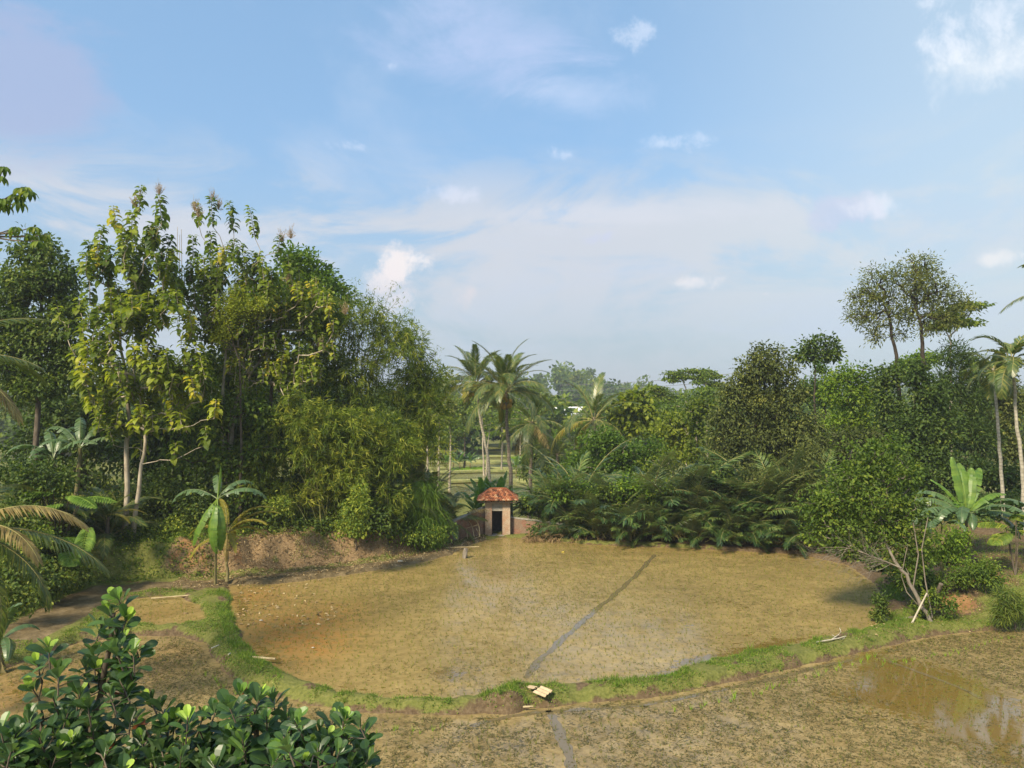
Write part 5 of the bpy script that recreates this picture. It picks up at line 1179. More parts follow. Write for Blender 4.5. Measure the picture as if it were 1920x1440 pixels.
for j, (x, y, rx, ry) in enumerate([(1010,935,34,26),(1075,915,40,26),(1130,930,40,24),(1195,915,40,28),(1245,925,34,24),(1110,975,26,20),(1340,890,40,24),(1210,975,24,16),(1400,975,26,18)]):
    Yb = float(np.interp(x, [985, 1100, 1300, 1500], [49.5, 48, 46.8, 45.4])) + (0 if y < 950 else -1.2)
    tree('thicket_shrub', ['low leafy shrub at the left end of the thicket, above the gate side', 'leafy shrub second from the left on top of the thicket', 'rounded leafy shrub on top of the thicket, left of its middle', 'leafy shrub on top of the thicket in its middle', 'leafy shrub on top of the thicket right of the middle',
        'small light shrub inside the thicket low on the left', 'dark shrub on top of the thicket under the big dark tree', 'small shrub low in the middle of the thicket', 'small shrub low in the right part of the thicket'][j], 'shrub', Yb, x, [(x, y + 20), (x, y)], [(x, y, rx, ry), (x + rx * .6, y + ry * .5, rx * .6, ry * .6), (x - rx * .6, y + ry * .4, rx * .6, ry * .6)],
        ['mid', 'bright', 'mid', 'bright', 'mid', 'mid', 'dark', 'mid', 'dark'][j], 'bark', .05, 20, 'leafy shrubs growing through the thicket', tm=LEAF, L=.2, W=.12, m=8, rc=.3, cov=2.2, t0=.3, gap=-.2, gf=1.1, tv=.3)
for x, Y, az, s in ((1365, 45.0, 20, .6), (1290, 46.2, 200, .5), (1170, 46.6, -60, .45), (1010, 46.9, -20, .4), (1400, 44.8, -50, .55)):
    th = thing('dead_frond', base_at(x, Y, .2), {1365: 'large dead grey frond sprawled at the water edge under the thicket', 1290: 'dead frond lying left of the large grey one under the thicket', 1170: 'small dead frond at the foot of the thicket, middle left', 1010: 'withered frond on the bank right of the gate hut', 1400: 'dead frond overlapping the large grey one on its right'}[x], 'palm frond')
    for k in range(3): frond(th, 'dead', (0, 0, .1), math.radians(az + k * 50), math.radians(30), s, rng.normal() * .3)
mass('undergrowth', 'stuff', [(x, 1004 + rng.normal() * 4, 26, 14, 0) for x in range(1010, 1500, 36)], 47.2, 'dark', tm=LEAF, L=.16, W=.08, m=8, rc=.28, cov=1.6, t0=.3)
mass('dry_undergrowth', 'stuff', [(x, 1010 + max(0, x - 1000) * .022 + rng.normal() * 3, 26, 8, 0) for x in range(1000, 1480, 40)], 46.6, 'dry', tm=BLADE, L=.5, W=.03, m=9, rc=.25, cov=1.0, t0=.3, droop=1.2, hollow=.2)
# ------------------------------------------------------------------ leaning tree, banana and bits at the right
b = G(1752, 1166, .12)
TY = b[1]
th = thing('leaning_tree', b, 'small tree leaning left over the paddy, bare grey twigs hanging at its lower left', 'tree')
a = Acc(); lob = [(1620,850,50,26),(1660,840,50,24),(1600,890,54,32),(1670,890,56,34),(1560,930,44,30),(1630,940,60,34),(1690,940,44,34),(1530,965,32,20),(1600,980,56,28),(1670,985,44,30),(1710,890,24,30),(1705,960,36,36),(1720,1010,30,26),(1680,1020,40,20),(1630,1010,44,16),(1560,990,46,28),(1535,950,40,30),(1520,1000,24,20),(1722,1050,30,22),(1705,1082,16,12),(1590,1025,34,12)]
c = crown(a, lob, TY + .9, tm=LEAF, L=.16, W=.085, m=8, rc=.26, cov=2.2, t0=.34, droop=.1, gap=-.1, gf=1.3, hollow=.3, depth=.9, lump=.4, tv=.22)
k = Acc(); sel = c[rng.choice(len(c), 210, replace=False)]
skeleton(k, [b - [0, 0, .2], S(1725, 1130, TY), S(1700, 1080, TY + .1), S(1675, 1050, TY + .2), S(1660, 1010, TY + .5), S(1650, 960, TY + .8)], .085, sel, r_tip=.007, jit=.07, pull=.3)
for pts_, r_0 in (([(1745,1160),(1712,1100),(1722,1040),(1712,980)], .035), ([(1748,1158),(1735,1090),(1728,1030),(1740,970)], .03), ([(1742,1158),(1700,1110),(1690,1080),(1702,1020)], .025)):
    tube(k, [S(x, y, TY + .15) for x, y in pts_], np.linspace(r_0, r_0 * .5, 4), 6, .5, cap=False)
# bare twigs
st = S(1690, 1065, TY + .1); nodes = [S(x, y, TY + .3) for x, y in ((1640, 1045), (1590, 1025))]
tube(k, [st] + nodes, [.035, .025, .018], 6, .5, cap=False)
tw = []
def twig(p, d, ln, r, lv):
    n = 3; q = np.array(p)
    for _ in range(n):
        e = q + d * ln / n + rng.normal(size=3) * .03; tw.append((q, e, r, r * .85)); q = e; r *= .85; d = norm(d + rng.normal(size=3) * .18 + np.array([0, 0, .03]))
        if lv > 0 and rng.uniform() < .85: twig(q, norm(d + rng.normal(size=3) * .55), ln * .72, r * .8, lv - 1)
for q in range(13):
    s = rng.uniform(0, 1); p = st * (1 - s) + nodes[-1] * s + [0, 0, -.02]
    twig(p, norm(np.array([-1, rng.normal() * .4, rng.normal() * .35 + .02])), rng.uniform(.7, 1.35), .012, 3)
T0 = np.array([t_[0] for t_ in tw]); T1 = np.array([t_[1] for t_ in tw]); segs(k, T0, T1, np.array([t_[2] for t_ in tw]), np.array([t_[3] for t_ in tw]), 4)
k.obj('trunk', M['twig'], th, True); a.obj('crown', M['mid'], th)
tree('leafy_shrub', 'yellow-green shrub between the leaning tree and the right banana plant', 'shrub', 32.5, 1775, [(1775, 1090), (1775, 1040)],
     [(1765,1015,34,22),(1795,1005,30,20),(1750,1040,26,20),(1790,1045,30,22),(1800,1030,22,20)], 'bright', 'bark', .05, 40, tm=LEAF, L=.13, W=.07, m=8, rc=.2, cov=2.4, t0=.4, gap=-.2, gf=1.4)
yb_ = 34.5
banana('big banana plant with bright upright leaves and long drooping ones on the right bank', base_at(1800, yb_), S(1812, 968, yb_),
       [('up', 112, 84, 1.0), ('up', 80, 86, .92), ('bri', 35, 74, .95), ('bri', 60, 60, .9), ('arch', 165, 42, .95), ('arch', 185, 30, .95), ('arch', 150, 55, .8), ('arch', 5, 42, 1.0), ('arch', -20, 25, 1.0), ('arch', -5, 15, .9), ('hang', 200, 40, .85), ('hang', 230, 45, .85), ('hang', 250, 30, .7), ('bri', 350, 60, .8), ('up', 50, 80, .85), ('arch', 320, 40, .9), ('bri', 140, 65, .8)], .15, 1.35)
banana('shorter banana stem with hanging dark leaves left of the big banana plant', base_at(1762, 34), S(1768, 985, 34), [('hang', 170, 50, .8), ('hang', 215, 40, .85), ('hang', 300, 40, .8), ('arch', 120, 60, .7), ('arch', 30, 55, .7)], .13)
feather_shrub('feathery green shrub at the right edge beside the banana leaves', base_at(1900, 33), [(S(1885,985,33),160,20),(S(1905,975,33),40,25),(S(1890,1000,33),210,5),(S(1910,995,33),-20,5)], 1.2, 'mid')
for lab, Y, px, lob, mt, kw in [
    ('tangled dark green creeper bush under the banana plants', 31.5, 1730, [(1720,1075,30,26),(1750,1095,34,26),(1700,1050,24,20),(1690,1090,18,16)], 'mid', dict(t0=.3)),
    ('green weed bush at the foot of the big banana stem', 31, 1845, [(1830,1075,34,22),(1860,1085,30,18),(1800,1085,26,20),(1850,1060,24,16)], 'mid', dict(t0=.35)),
    ('shadowed grassy bush at the right edge above the lower paddy', 28.8, 1900, [(1890,1125,26,20),(1915,1140,28,24),(1880,1150,20,14)], 'dark', dict(t0=.6, tm=BLADE, L=.3, W=.025, m=12)),
    ('low green weeds between the trunk base and the red earth', 29.5, 1770, [(1775,1135,26,14),(1750,1120,20,14),(1730,1140,16,14)], 'mid', dict(t0=.35)),
    ('slight upright sapling standing at the water edge left of the leaning trunk', 29.6, 1651, [(1650,1128,9,9),(1655,1145,9,9),(1648,1155,7,7)], 'dark', dict(t0=.5, cov=1.5))]:
    args = dict(tm=LEAF, L=.12, W=.06, m=8, rc=.18, cov=2.6, gap=-.3, gf=1.6); args.update(kw)
    tree('weed_bush', lab, 'bush', Y, px, [(px, lob[0][1] + 15)], lob, mt, 'bark', .02, 12, None, skel=dict(r_tip=.005), **args)
def pole_thing(name, label, cat, p, r, mat='twig'):
    a = Acc(); P = np.array(p, float); f = np.linspace(0, 1, 8); t = np.linspace(0, 1, len(P))
    tube(a, np.stack([np.interp(f, t, P[:, i]) for i in range(3)], 1), np.linspace(r, r * .8, 8), 8, .5, rough=.05)
    return tag(a.obj(name, M[mat], None, True, org=tuple(P[0])), label, cat)
pole_thing('wooden_stake', 'pale wooden stake crossing the base of the leaning trunk', 'stake', [G(1708, 1172, .1), S(1738, 1112, 28.9)], .035, 'driftwood')
pole_thing('wooden_log', 'grey weathered log lying at the foot of the leaning tree', 'log', [G(1688, 1161, .14), G(1738, 1154, .16)], .055)
pole_thing('wooden_log', 'thick brown broken trunk propped behind the leaning tree', 'log', [G(1740, 1150, .15), S(1765, 1095, 29.4)], .10, 'bark')
pole_thing('wooden_log', 'dark root log running right from the leaning trunk base', 'log', [G(1745, 1150, .17), G(1800, 1140, .25)], .05, 'bark')
# forked white branch on the bund
b = G(1535, 1204, .16); th = thing('forked_branch', b, 'bleached white forked branch lying on the grassy bund', 'branch'); a = Acc(); z = np.array([0, 0, .05])
for p, r in (([(1531,1204),(1555,1200),(1570,1197),(1586,1193)], .028), ([(1560,1199),(1572,1190),(1577,1183),(1574,1176)], .024), ([(1570,1197),(1578,1199),(1584,1196)], .018), ([(1566,1194),(1560,1190)], .014)):
    P = [G(x, y, .2) for x, y in p]
    if p[-1][1] < 1180: P[-1] = S(1574, 1177, P[0][1] + .2); P[-2] = S(1577, 1184, P[0][1] + .15)
    tube(a, P, np.linspace(r, r * .6, len(P)), 6, .5)
a.obj('wood', M['driftwood'], th, True)
# ------------------------------------------------------------------ foreground fruit-tree tops with glossy leaves
OBOV = T_([[0,0,0],[.20,.22,.06],[.40,.50,.10],[.47,.74,.07],[.30,.93,.0],[0,1,-.05],[-.30,.93,.0],[-.47,.74,.07],[-.40,.50,.10],[-.20,.22,.06],[0,.22,.0],[0,.5,.0],[0,.74,-.02],[0,.93,-.05]],
          [[0,1,10],[0,10,9],[4,5,13],[13,5,6]], [[1,2,11,10],[10,11,8,9],[2,3,12,11],[11,12,7,8],[3,4,13,12],[12,13,6,7]])
RIB = T_([[-.022,0,.006],[.022,0,.006],[.018,.25,.008],[-.018,.25,.008],[.014,.5,.008],[-.014,.5,.008],[.008,.74,-.012],[-.008,.74,-.012],[0,.96,-.045]], [[0,1,2,3],[3,2,4,5],[5,4,6,7]], [[7,6,8]])
def glossy_tree(label, base, stems, shoots, fillers, seed):
    th = thing('jackfruit_tree', base, label, 'tree'); a = Acc(); k = Acc(); r_ = Acc(); tips = []
    base = np.array(base)
    def rosette(px, py, Y, up, n, lit, L=.135):
        c = S(px, py, Y); ax = norm(np.array([rng.normal() * .28, rng.normal() * .28 - .1, up])); tips.append(c - ax * .10)
        segs(k, [c - ax * .16], [c + ax * .03], .006, .004, 6)
        ref = norm(np.cross(ax, [1, 0.2, 0.1])); r2 = np.cross(ax, ref); az = rng.uniform(0, 6) + np.arange(n) * 2.4
        q = np.linspace(0, 1, n)         # 0 = lowest, oldest leaf; 1 = newest at the tip
        sp = (1 - q) * 1.25 + .28 + rng.normal(size=n) * .12
        out_ = np.cos(az)[:, None] * ref + np.sin(az)[:, None] * r2
        d = norm(ax * np.cos(sp)[:, None] + out_ * np.sin(sp)[:, None] + np.array([0, 0, -.15]) * (1 - q)[:, None])
        P = c - ax * ((1 - q) * .12)[:, None] + d * .012
        nr = norm(ax + np.array([0, -.25, .35]) - out_ * .2 + rng.normal(size=(n, 3)) * .15)
        d = norm(d + rng.normal(size=(n, 3)) * .13); LL = L * (.70 + .3 * np.sin(PI * (q * .8 + .1))) * rng.uniform(.7, 1.2, n); LL[-2:] *= .78
        t = np.clip(.28 + .16 * rng.normal(size=n) + lit * (q > .62) * (q - .5) * 1.5, 0, 1)  # newest leaves near the tip get a lighter green
        red = (rng.uniform(size=n) < .012) & (q < .4)
        leaves(a, OBOV, P[~red], d[~red], nr[~red], LL[~red], LL[~red] * .62, t[~red])
        leaves(a, RIB, P[~red], d[~red], nr[~red], LL[~red], LL[~red] * .62, np.clip(t[~red] + .32, 0, .85))
        for z_ in np.where(red)[0]: r1 = Acc(); leaves(r1, OBOV, P[z_:z_+1], d[z_:z_+1], nr[z_:z_+1], LL[z_:z_+1], LL[z_:z_+1] * .6, .6); r1.obj('old_leaf', M['redleaf'], th)
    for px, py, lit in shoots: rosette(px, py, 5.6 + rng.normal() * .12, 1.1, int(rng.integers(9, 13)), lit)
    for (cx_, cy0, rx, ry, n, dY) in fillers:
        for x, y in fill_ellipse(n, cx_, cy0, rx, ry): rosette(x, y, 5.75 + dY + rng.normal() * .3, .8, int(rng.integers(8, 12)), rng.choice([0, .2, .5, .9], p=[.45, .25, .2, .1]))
    tips_ = np.array(tips)
    for i, st in enumerate(stems):
        P = [base + [rng.normal() * .05, 0, 0]] + [S(x, y, Y) for x, y, Y in st]
        top = np.array([S(*s[-1]) for s in stems]); mine = tips_[np.argmin(np.stack([np.linalg.norm(tips_[:, :2] - q[:2], axis=1) for q in top]), 0) == i]
        skeleton(k, P, .035, mine, r_tip=.0035, jit=.05, pull=.25, sides=6)
    k.obj('trunk', M['bark'], th, True); a.obj('crown', M['front'], th)
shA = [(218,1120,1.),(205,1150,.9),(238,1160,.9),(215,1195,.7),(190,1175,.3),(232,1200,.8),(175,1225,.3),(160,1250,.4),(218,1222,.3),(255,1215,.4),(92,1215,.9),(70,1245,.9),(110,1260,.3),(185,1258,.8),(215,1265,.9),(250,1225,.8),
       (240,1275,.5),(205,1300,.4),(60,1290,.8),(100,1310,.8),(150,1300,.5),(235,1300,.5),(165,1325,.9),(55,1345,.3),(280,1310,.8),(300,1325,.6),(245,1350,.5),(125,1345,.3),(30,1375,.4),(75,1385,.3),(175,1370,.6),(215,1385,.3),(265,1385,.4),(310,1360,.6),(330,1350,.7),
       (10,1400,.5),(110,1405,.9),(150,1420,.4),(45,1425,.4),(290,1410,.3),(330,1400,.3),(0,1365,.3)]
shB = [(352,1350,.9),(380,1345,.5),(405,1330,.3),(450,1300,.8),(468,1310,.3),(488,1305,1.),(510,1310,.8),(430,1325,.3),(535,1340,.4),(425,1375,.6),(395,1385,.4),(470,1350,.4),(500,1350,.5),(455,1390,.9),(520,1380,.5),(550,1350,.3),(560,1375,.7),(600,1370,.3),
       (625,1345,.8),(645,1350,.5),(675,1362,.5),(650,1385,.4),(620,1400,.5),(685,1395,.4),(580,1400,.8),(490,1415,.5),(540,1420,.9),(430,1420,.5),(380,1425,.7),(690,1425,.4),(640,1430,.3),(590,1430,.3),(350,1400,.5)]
gz = tz(-3, 5.8)
glossy_tree('glossy dark-leaved tree top at bottom left with one tall leading shoot', (-2.9, 5.8, tz(-2.9, 5.8) - .1), [[(170, 1500, 5.7), (168, 1380, 5.7), (205, 1230, 5.6), (214, 1150, 5.6)], [(60, 1520, 5.8), (80, 1350, 5.8)], [(270, 1520, 5.8), (280, 1380, 5.8)]],
            shA, [(80, 1420, 100, 45, 34, 0), (250, 1425, 90, 40, 20, 0), (160, 1360, 110, 40, 16, .1), (205, 1260, 40, 36, 5, .1), (150, 1500, 240, 50, 40, 0)], 1)
glossy_tree('glossy dark-leaved tree top at the bottom edge, right of the one with the tall shoot', (-1.75, 5.9, tz(-1.75, 5.9) - .1), [[(500, 1500, 5.8), (480, 1380, 5.7), (480, 1330, 5.7)], [(640, 1520, 5.9), (640, 1390, 5.8)], [(380, 1520, 5.9), (390, 1390, 5.8)]],
            shB, [(400, 1415, 70, 35, 20, 0), (500, 1385, 90, 44, 24, 0), (610, 1415, 90, 36, 20, 0), (520, 1500, 220, 50, 40, 0)], 2)
# ------------------------------------------------------------------ rice seedlings
def tuft(seed, n=6, h=.17):
    r = np.random.default_rng(seed); a = Acc(); d = norm(r.normal(size=(n, 3)) * [.33, .33, .1] + [0, 0, 1])
    leaves(a, TRI, r.normal(size=(n, 3)) * [.012, .012, 0], d, r.normal(size=(n, 3)) * [1, 1, 0], h * r.uniform(.7, 1.15, n), .014, r.uniform(.2, .9, n)); return a
def inside(P, x, y, m): return sdf(P, x, y) < m
a = Acc()
def rows(P, z, ang, sp, jit, h, miss, wid, tlo=.1, thi=.8, lab=None):
    lo, hi = P.min(0), P.max(0); cen = (lo + hi) / 2; R = np.linalg.norm(hi - lo) / 2
    g = np.arange(-R, R, sp); U, V = np.meshgrid(g, g * 1.0, indexing='ij'); U = U.ravel(); V = V.ravel()
    x = cen[0] + U * math.cos(ang) - V * math.sin(ang); y = cen[1] + U * math.sin(ang) + V * math.cos(ang)
    x += rng.normal(size=len(x)) * jit; y += rng.normal(size=len(x)) * jit
    k = (y > 17.0) & (np.abs(x) < y * .72 + 1) & (rng.uniform(size=len(x)) > miss); x, y = x[k], y[k]
    k = sdf(P, x, y) < -.18; x, y = x[k], y[k]; n = len(x); nb = 5
    p = np.stack([x, y, np.full(n, z)], 1); q = np.repeat(p, nb, 0) + rng.normal(size=(n * nb, 3)) * [.014, .014, 0]
    hh = np.repeat(h * rng.uniform(.5, 1.25, n), nb) * rng.uniform(.7, 1.15, n * nb)
    d = norm(rng.normal(size=(n * nb, 3)) * [.38, .38, .1] + [0, 0, 1])
    leaves(a, TRI, q, d, rng.normal(size=(n * nb, 3)) * [1, 1, 0] + 1e-3, hh, wid, np.clip(rng.uniform(tlo, thi, n * nb), 0, 1)); return p
p1 = rows(F1, 0.0, .18, .24, .055, .12, .15, .011)
p2 = rows(F2, ZL, .05, .25, .04, .13, .22, .010, 0, .7)
rows(F3, .02, 0, .25, .04, .14, .2, .011)
tag(a.obj('rice_seedlings', M['rice']), kind='stuff')
# brighter tufts standing alone along the outer foot of the bund, and the nearest of the rows
TU = [tuft(100 + i, 9, .24).mesh('rice_seedling', M['newgreen'], (0, 0, 0)) for i in range(4)]
def edge_tufts(pts, n, lab, grp, s0=.9):
    P = np.array([G(x, y, ZL) for x, y in pts]); t = np.linspace(0, len(P) - 1, n); kk = np.arange(len(P))
    for i, q in enumerate(t):
        c = [np.interp(q, kk, P[:, j]) + (rng.normal() * .08 if j < 2 else 0) for j in range(3)]
        o = place('rice_seedling', TU[i % 4], None, (c[0], c[1], ZL), (0, 0, rng.uniform(0, 6)), s0 * rng.uniform(.6, 1.1)); tag(o, lab, 'seedling', grp)
edge_tufts([(385,1262),(420,1290),(445,1320),(500,1352),(560,1364),(640,1370),(740,1372),(830,1370)], 34, 'lone bright green rice tuft in the row along the left outer foot of the bund', 'rice tufts outside the left bund')
edge_tufts([(1270,1338),(1350,1318),(1400,1306),(1455,1290),(1520,1270),(1570,1256),(1620,1240),(1640,1232)], 30, 'lone bright green rice tuft in the row along the right outer foot of the bund', 'rice tufts outside the right bund', 1.1)
edge_tufts([(1655,1245),(1700,1240),(1760,1232),(1800,1225),(1860,1205),(1900,1195)], 26, 'rice tuft in the flooded corner near the right edge of the lower paddy', 'rice tufts in the right corner', .8)
# ------------------------------------------------------------------ grass, weeds and litter
def scatter_on(n, box_, cond):
    x = rng.uniform(box_[0], box_[1], n); y = rng.uniform(box_[2], box_[3], n); k = cond(x, y); x, y = x[k], y[k]; return x, y, terrain(x, y)
def grass_on(x, y, z, h, w, name, mat, lean=.45, t=(.1, .9), tm=BLADE, nb=1):
    n = len(x); a = Acc(); p = np.stack([x, y, z - .01], 1); d = norm(rng.normal(size=(n, 3)) * [lean, lean, .1] + [0, 0, 1])
    leaves(a, tm, p, d, rng.normal(size=(n, 3)) + 1e-3, h * rng.uniform(.5, 1.4, n), w, rng.uniform(t[0], t[1], n)); return tag(a.obj(name, M[mat]), kind='stuff')
def fsd(x, y): return np.minimum(np.minimum(sdf(F1, x, y), sdf(F2, x, y)), sdf(F3, x, y))
onbund = lambda x, y: (fsd(x, y) > .10) & (sdf(FLAT, x, y) < .1) & (sdf(FLAT, x, y) > -2.6) 
def bund_cond(x, y):
    s = fsd(x, y); f = sdf(FLAT, x, y); return (s > .02) & (f < -.3) & (noise3(np.stack([x, y, 0 * x], 1), 1.1, 5) > -.25 + .5 * rng.uniform(-1, 1, len(x)) * .3) & ~((x < -8.5) & (y > 27 + 0 * x) & (f > -2.9) & (sdf(F3, x, y) > .9)) 
x, y, z = scatter_on(520000, (-20, 20, 17, 36), bund_cond); z0 = z
near1 = sdf(F1, x, y)
inner = (near1 < .62) & (near1 > .05)
lumpy = 1 + .6 * noise3(np.stack([x, y, 0 * x], 1), 1.6, 31)
grass_on(x[inner], y[inner], z[inner], (.12 * lumpy)[inner], .013, 'grass', 'grass', .45, (.1, .75))
o_ = ~inner; grass_on(x[o_], y[o_], z[o_], (.07 * lumpy)[o_], .013, 'grass', 'grass', .8, (.2, 1.0))
# taller ragged tufts on the bund
xt, yt_, zt = scatter_on(900, (-20, 20, 17, 36), bund_cond)
for sx in range(1):
    m_ = 26; X_ = np.repeat(xt, m_) + rng.normal(size=len(xt) * m_) * .05; Y_ = np.repeat(yt_, m_) + rng.normal(size=len(xt) * m_) * .05; Z_ = np.repeat(zt, m_)
    grass_on(X_, Y_, Z_, np.repeat(rng.uniform(.12, .34, len(xt)), m_), .014, 'grass', 'grass', .5, (.0, .8))
# creeping weeds: small round leaves
k = rng.uniform(size=len(x)) < .25; n = int(k.sum()); a = Acc(); p = np.stack([x[k], y[k], z[k] + .02], 1)
leaves(a, DIAMOND, p, rdir(n) * [1, 1, .3] + 1e-4, rng.normal(size=(n, 3)) * .4 + [0, 0, 1], .05, .04, rng.uniform(0, .8, n)); tag(a.obj('creeping_weeds', M['grass']), kind='stuff')
# left slope, right bank and the far rim
def slopec(x, y): f = sdf(FLAT, x, y); return (f > -.1) & (f < 6) & (x < -14.2 + .5 * noise3(np.stack([x, y, 0 * x], 1), 1, 3))
x, y, z = scatter_on(70000, (-30, -13, 20, 42), slopec); grass_on(x, y, z, .22, .02, 'grass', 'grass', .8, (.05, .6))
k = rng.uniform(size=len(x)) < .4; n = int(k.sum()); a = Acc(); p = np.stack([x[k], y[k], z[k] + rng.uniform(.02, .25, n)], 1)
leaves(a, LEAF, p, rdir(n) * [1, 1, .3] + 1e-4, rng.normal(size=(n, 3)) * .4 + [0, 0, 1], .12, .08, rng.uniform(0, 1, n)); tag(a.obj('creeping_weeds', M['mid']), kind='stuff')
def rightc(x, y): f = sdf(FLAT, x, y); return (f > -.3) & (f < 9) & (noise3(np.stack([x, y, 0 * x], 1), .6, 6) > -.25)
x, y, z = scatter_on(60000, (14, 27, 24, 44), rightc); grass_on(x, y, z, .12, .016, 'grass', 'grass', .9, (.2, 1.0))
def rimc(x, y): f = sdf(FLAT, x, y); return (f > -.35) & (f < 1.2) & (x > -7) & (noise3(np.stack([x, y, 0 * x], 1), .8, 4) > .1)
x, y, z = scatter_on(60000, (-8, 19, 36, 52), rimc); grass_on(x, y, z, .16, .02, 'grass', 'grass', .8, (.3, 1.0))
def bankc(x, y): f = sdf(FLAT, x, y); return (f > .5) & (f < 2.6) & (x < -3) & (x > -16) & (noise3(np.stack([x, y, 0 * x], 1), .9, 14) > .35)
x, y, z = scatter_on(60000, (-17, -3, 34, 50), bankc); grass_on(x, y, z, .2, .02, 'grass', 'grass', .8, (.1, .9))
# fallen bamboo leaves and litter on the bank and path
def litc_(x, y): f = sdf(FLAT, x, y); return (f > -2.2) & (f < 3.5) & (fsd(x, y) > .05) & (x < -1.5) & (x > -15.5) & (rng.uniform(size=len(x)) < np.clip(.25 + .8 * smooth(-.9, .3, f), 0, 1))
x, y, z = scatter_on(50000, (-17, -1, 33, 50), litc_); n = len(x); a = Acc()
leaves(a, LEAF, np.stack([x, y, z + .015], 1), rdir(n) * [1, 1, .45] + 1e-4, rng.normal(size=(n, 3)) * .6 + [0, 0, 1], rng.uniform(.06, .24, n), .035, rng.uniform(0, 1, n)); tag(a.obj('leaf_litter', M['dry']), kind='stuff')
x = rng.uniform(-14, 27, 5200); y = rng.uniform(20, 36, 5200); k = (fsd(x, y) > 0) & (x > 12); x, y = x[k], y[k]; n = len(x); a = Acc()
leaves(a, LEAF, np.stack([x, y, terrain(x, y) + .03], 1), rdir(n) * [1, 1, .3] + 1e-4, rng.normal(size=(n, 3)) * .4 + [0, 0, 1], rng.uniform(.05, .14, n), .05, rng.uniform(.3, 1, n)); tag(a.obj('leaf_litter', M['dry']), kind='stuff')
# litter floating in the paddy corner
n = 230; a = Acc(); q = np.array([G(*fill_ellipse(1, 520, 1130, 130, 52)[0], 0) for _ in range(n)]); q = q[inside(F1, q[:, 0], q[:, 1], -.1)]; q[:, 2] = .02; n = len(q)
leaves(a, LEAF, q, rdir(n) * [1, 1, .2] + 1e-4, rng.normal(size=(n, 3)) * .3 + [0, 0, 1], rng.uniform(.08, .26, n), rng.uniform(.05, .1, n), rng.uniform(.2, 1, n)); tag(a.obj('leaf_litter', M['dry']), kind='stuff')
# matted dead weed lying on the mud
def weeds(P, z, n, s, name, thr=0.0, f=.8):
    lo, hi = P.min(0), P.max(0); x = rng.uniform(lo[0], hi[0], n); y = rng.uniform(max(16.5, lo[1]), hi[1], n)
    nn = noise3(np.stack([x, y, 0 * x], 1), f, 21) + .5 * noise3(np.stack([x, y, 0 * x], 1), 4 * f, 2) ; pg = gauss(x, y, 1780, 1310, 150, 70, ZL) + gauss(x, y, 1700, 1275, 90, 50, ZL) + gauss(x, y, 60, 1290, 110, 50, ZL)
    k = ((pg < .35) | (z > -.1) | (rng.uniform(size=len(x)) < .12)) & (nn > thr - .5 * smooth(2, 8, x) * (z < -.1)) & (sdf(P, x, y) < -.15) & (np.abs(x) < y * .72 + 1); x, y = x[k], y[k]; n = len(x)
    a = Acc(); m = 4; p = np.repeat(np.stack([x, y, np.full(n, z + .008)], 1), m, 0) + rng.normal(size=(n * m, 3)) * [s * .5, s * .5, .004]
    leaves(a, SPEAR, p, rdir(n * m) * [1, 1, .25] + 1e-4, rng.normal(size=(n * m, 3)) * .35 + [0, 0, 1], s * rng.uniform(.6, 1.6, n * m), s * .22, rng.uniform(0, 1, n * m)); tag(a.obj(name, M['weed']), kind='stuff')
weeds(F2, ZL, 70000, .085, 'matted_weeds', -.35); weeds(F1, 0.0, 22000, .07, 'matted_weeds', .1, .6)
# ------------------------------------------------------------------ small things on the bund
def flat_thing(name, label, cat, px, py, z, w, l, rz, mat, wave=0, tilt=(0, 0), th_=.006, jag=0.0):
    a = Acc(); nx, ny = 22, 3; xs = np.linspace(-w / 2, w / 2, nx); X, Y = np.meshgrid(xs, np.linspace(-l / 2, l / 2, ny), indexing='ij')
    if jag: Y = Y + (np.sign(Y) * jag * rng.uniform(-1, 1, Y.shape)); 
    Z = wave * np.sin(X / .076 * 2 * PI * .5) ; v = np.stack([X, Y, Z], -1).reshape(-1, 3); i = np.arange(nx - 1)[:, None] * ny + np.arange(ny - 1)[None]
    f = np.stack([i, i + ny, i + ny + 1, i + 1], -1).reshape(-1, 4); a.add(v, f); a.add(v - [0, 0, th_], f[:, ::-1])
    e = lambda idx: a.add(np.concatenate([v[idx], v[idx] - [0, 0, th_]]), [[j, j + 1, len(idx) + j + 1, len(idx) + j] for j in range(len(idx) - 1)])
    e(np.arange(nx) * ny); e(np.arange(nx) * ny + ny - 1); e(np.arange(ny)); e((nx - 1) * ny + np.arange(ny))
    g = G(px, py, z); o = place(name, a.mesh(name, M[mat]), None, tuple(g), (tilt[0], tilt[1], rz)); return tag(o, label, cat)
M['board'] = plain_mat('pale_fibre_board', (.36, .27, .16), (.54, .42, .27), 9, .8)
flat_thing('corrugated_sheet', 'larger piece of pale corrugated sheet lying on the grass of the bund', 'sheet', 1018, 1296, .27, .42, .40, .9, 'board', .016, (.1, -.1), .008, .02)
flat_thing('corrugated_sheet', 'smaller jagged piece of pale sheet beside the larger corrugated one', 'sheet', 998, 1288, .26, .30, .20, 1.2, 'board', .010, (.05, .12), .008, .05)
def chip(lab, px, py, z, L, az, r, name='bamboo_piece', mat='bamboopole', cat='bamboo piece'):
    g = G(px, py, z); d = np.array([math.cos(az), math.sin(az), 0]) * L / 2; pole_thing(name, lab, cat, [g - d, g, g + d], r, mat)
chip('short length of pale split bamboo lying across the bund by the left paddy corner', 495, 1234, .2, .78, -.18, .045)
chip('small pale wood chip in the wet mud below the corrugated sheets', 990, 1325, -.02, .28, .12, .03, 'wood_chip', 'bamboopole', 'wood chip')
chip('bamboo pole lying on the mud beside the path at left', 322, 1119, .12, 1.6, .35, .035)
chip('pale stick lying on the bund grass below the leaning banana plant', 404, 1212, .2, .35, 1.2, .02, 'stick', 'driftwood', 'stick')
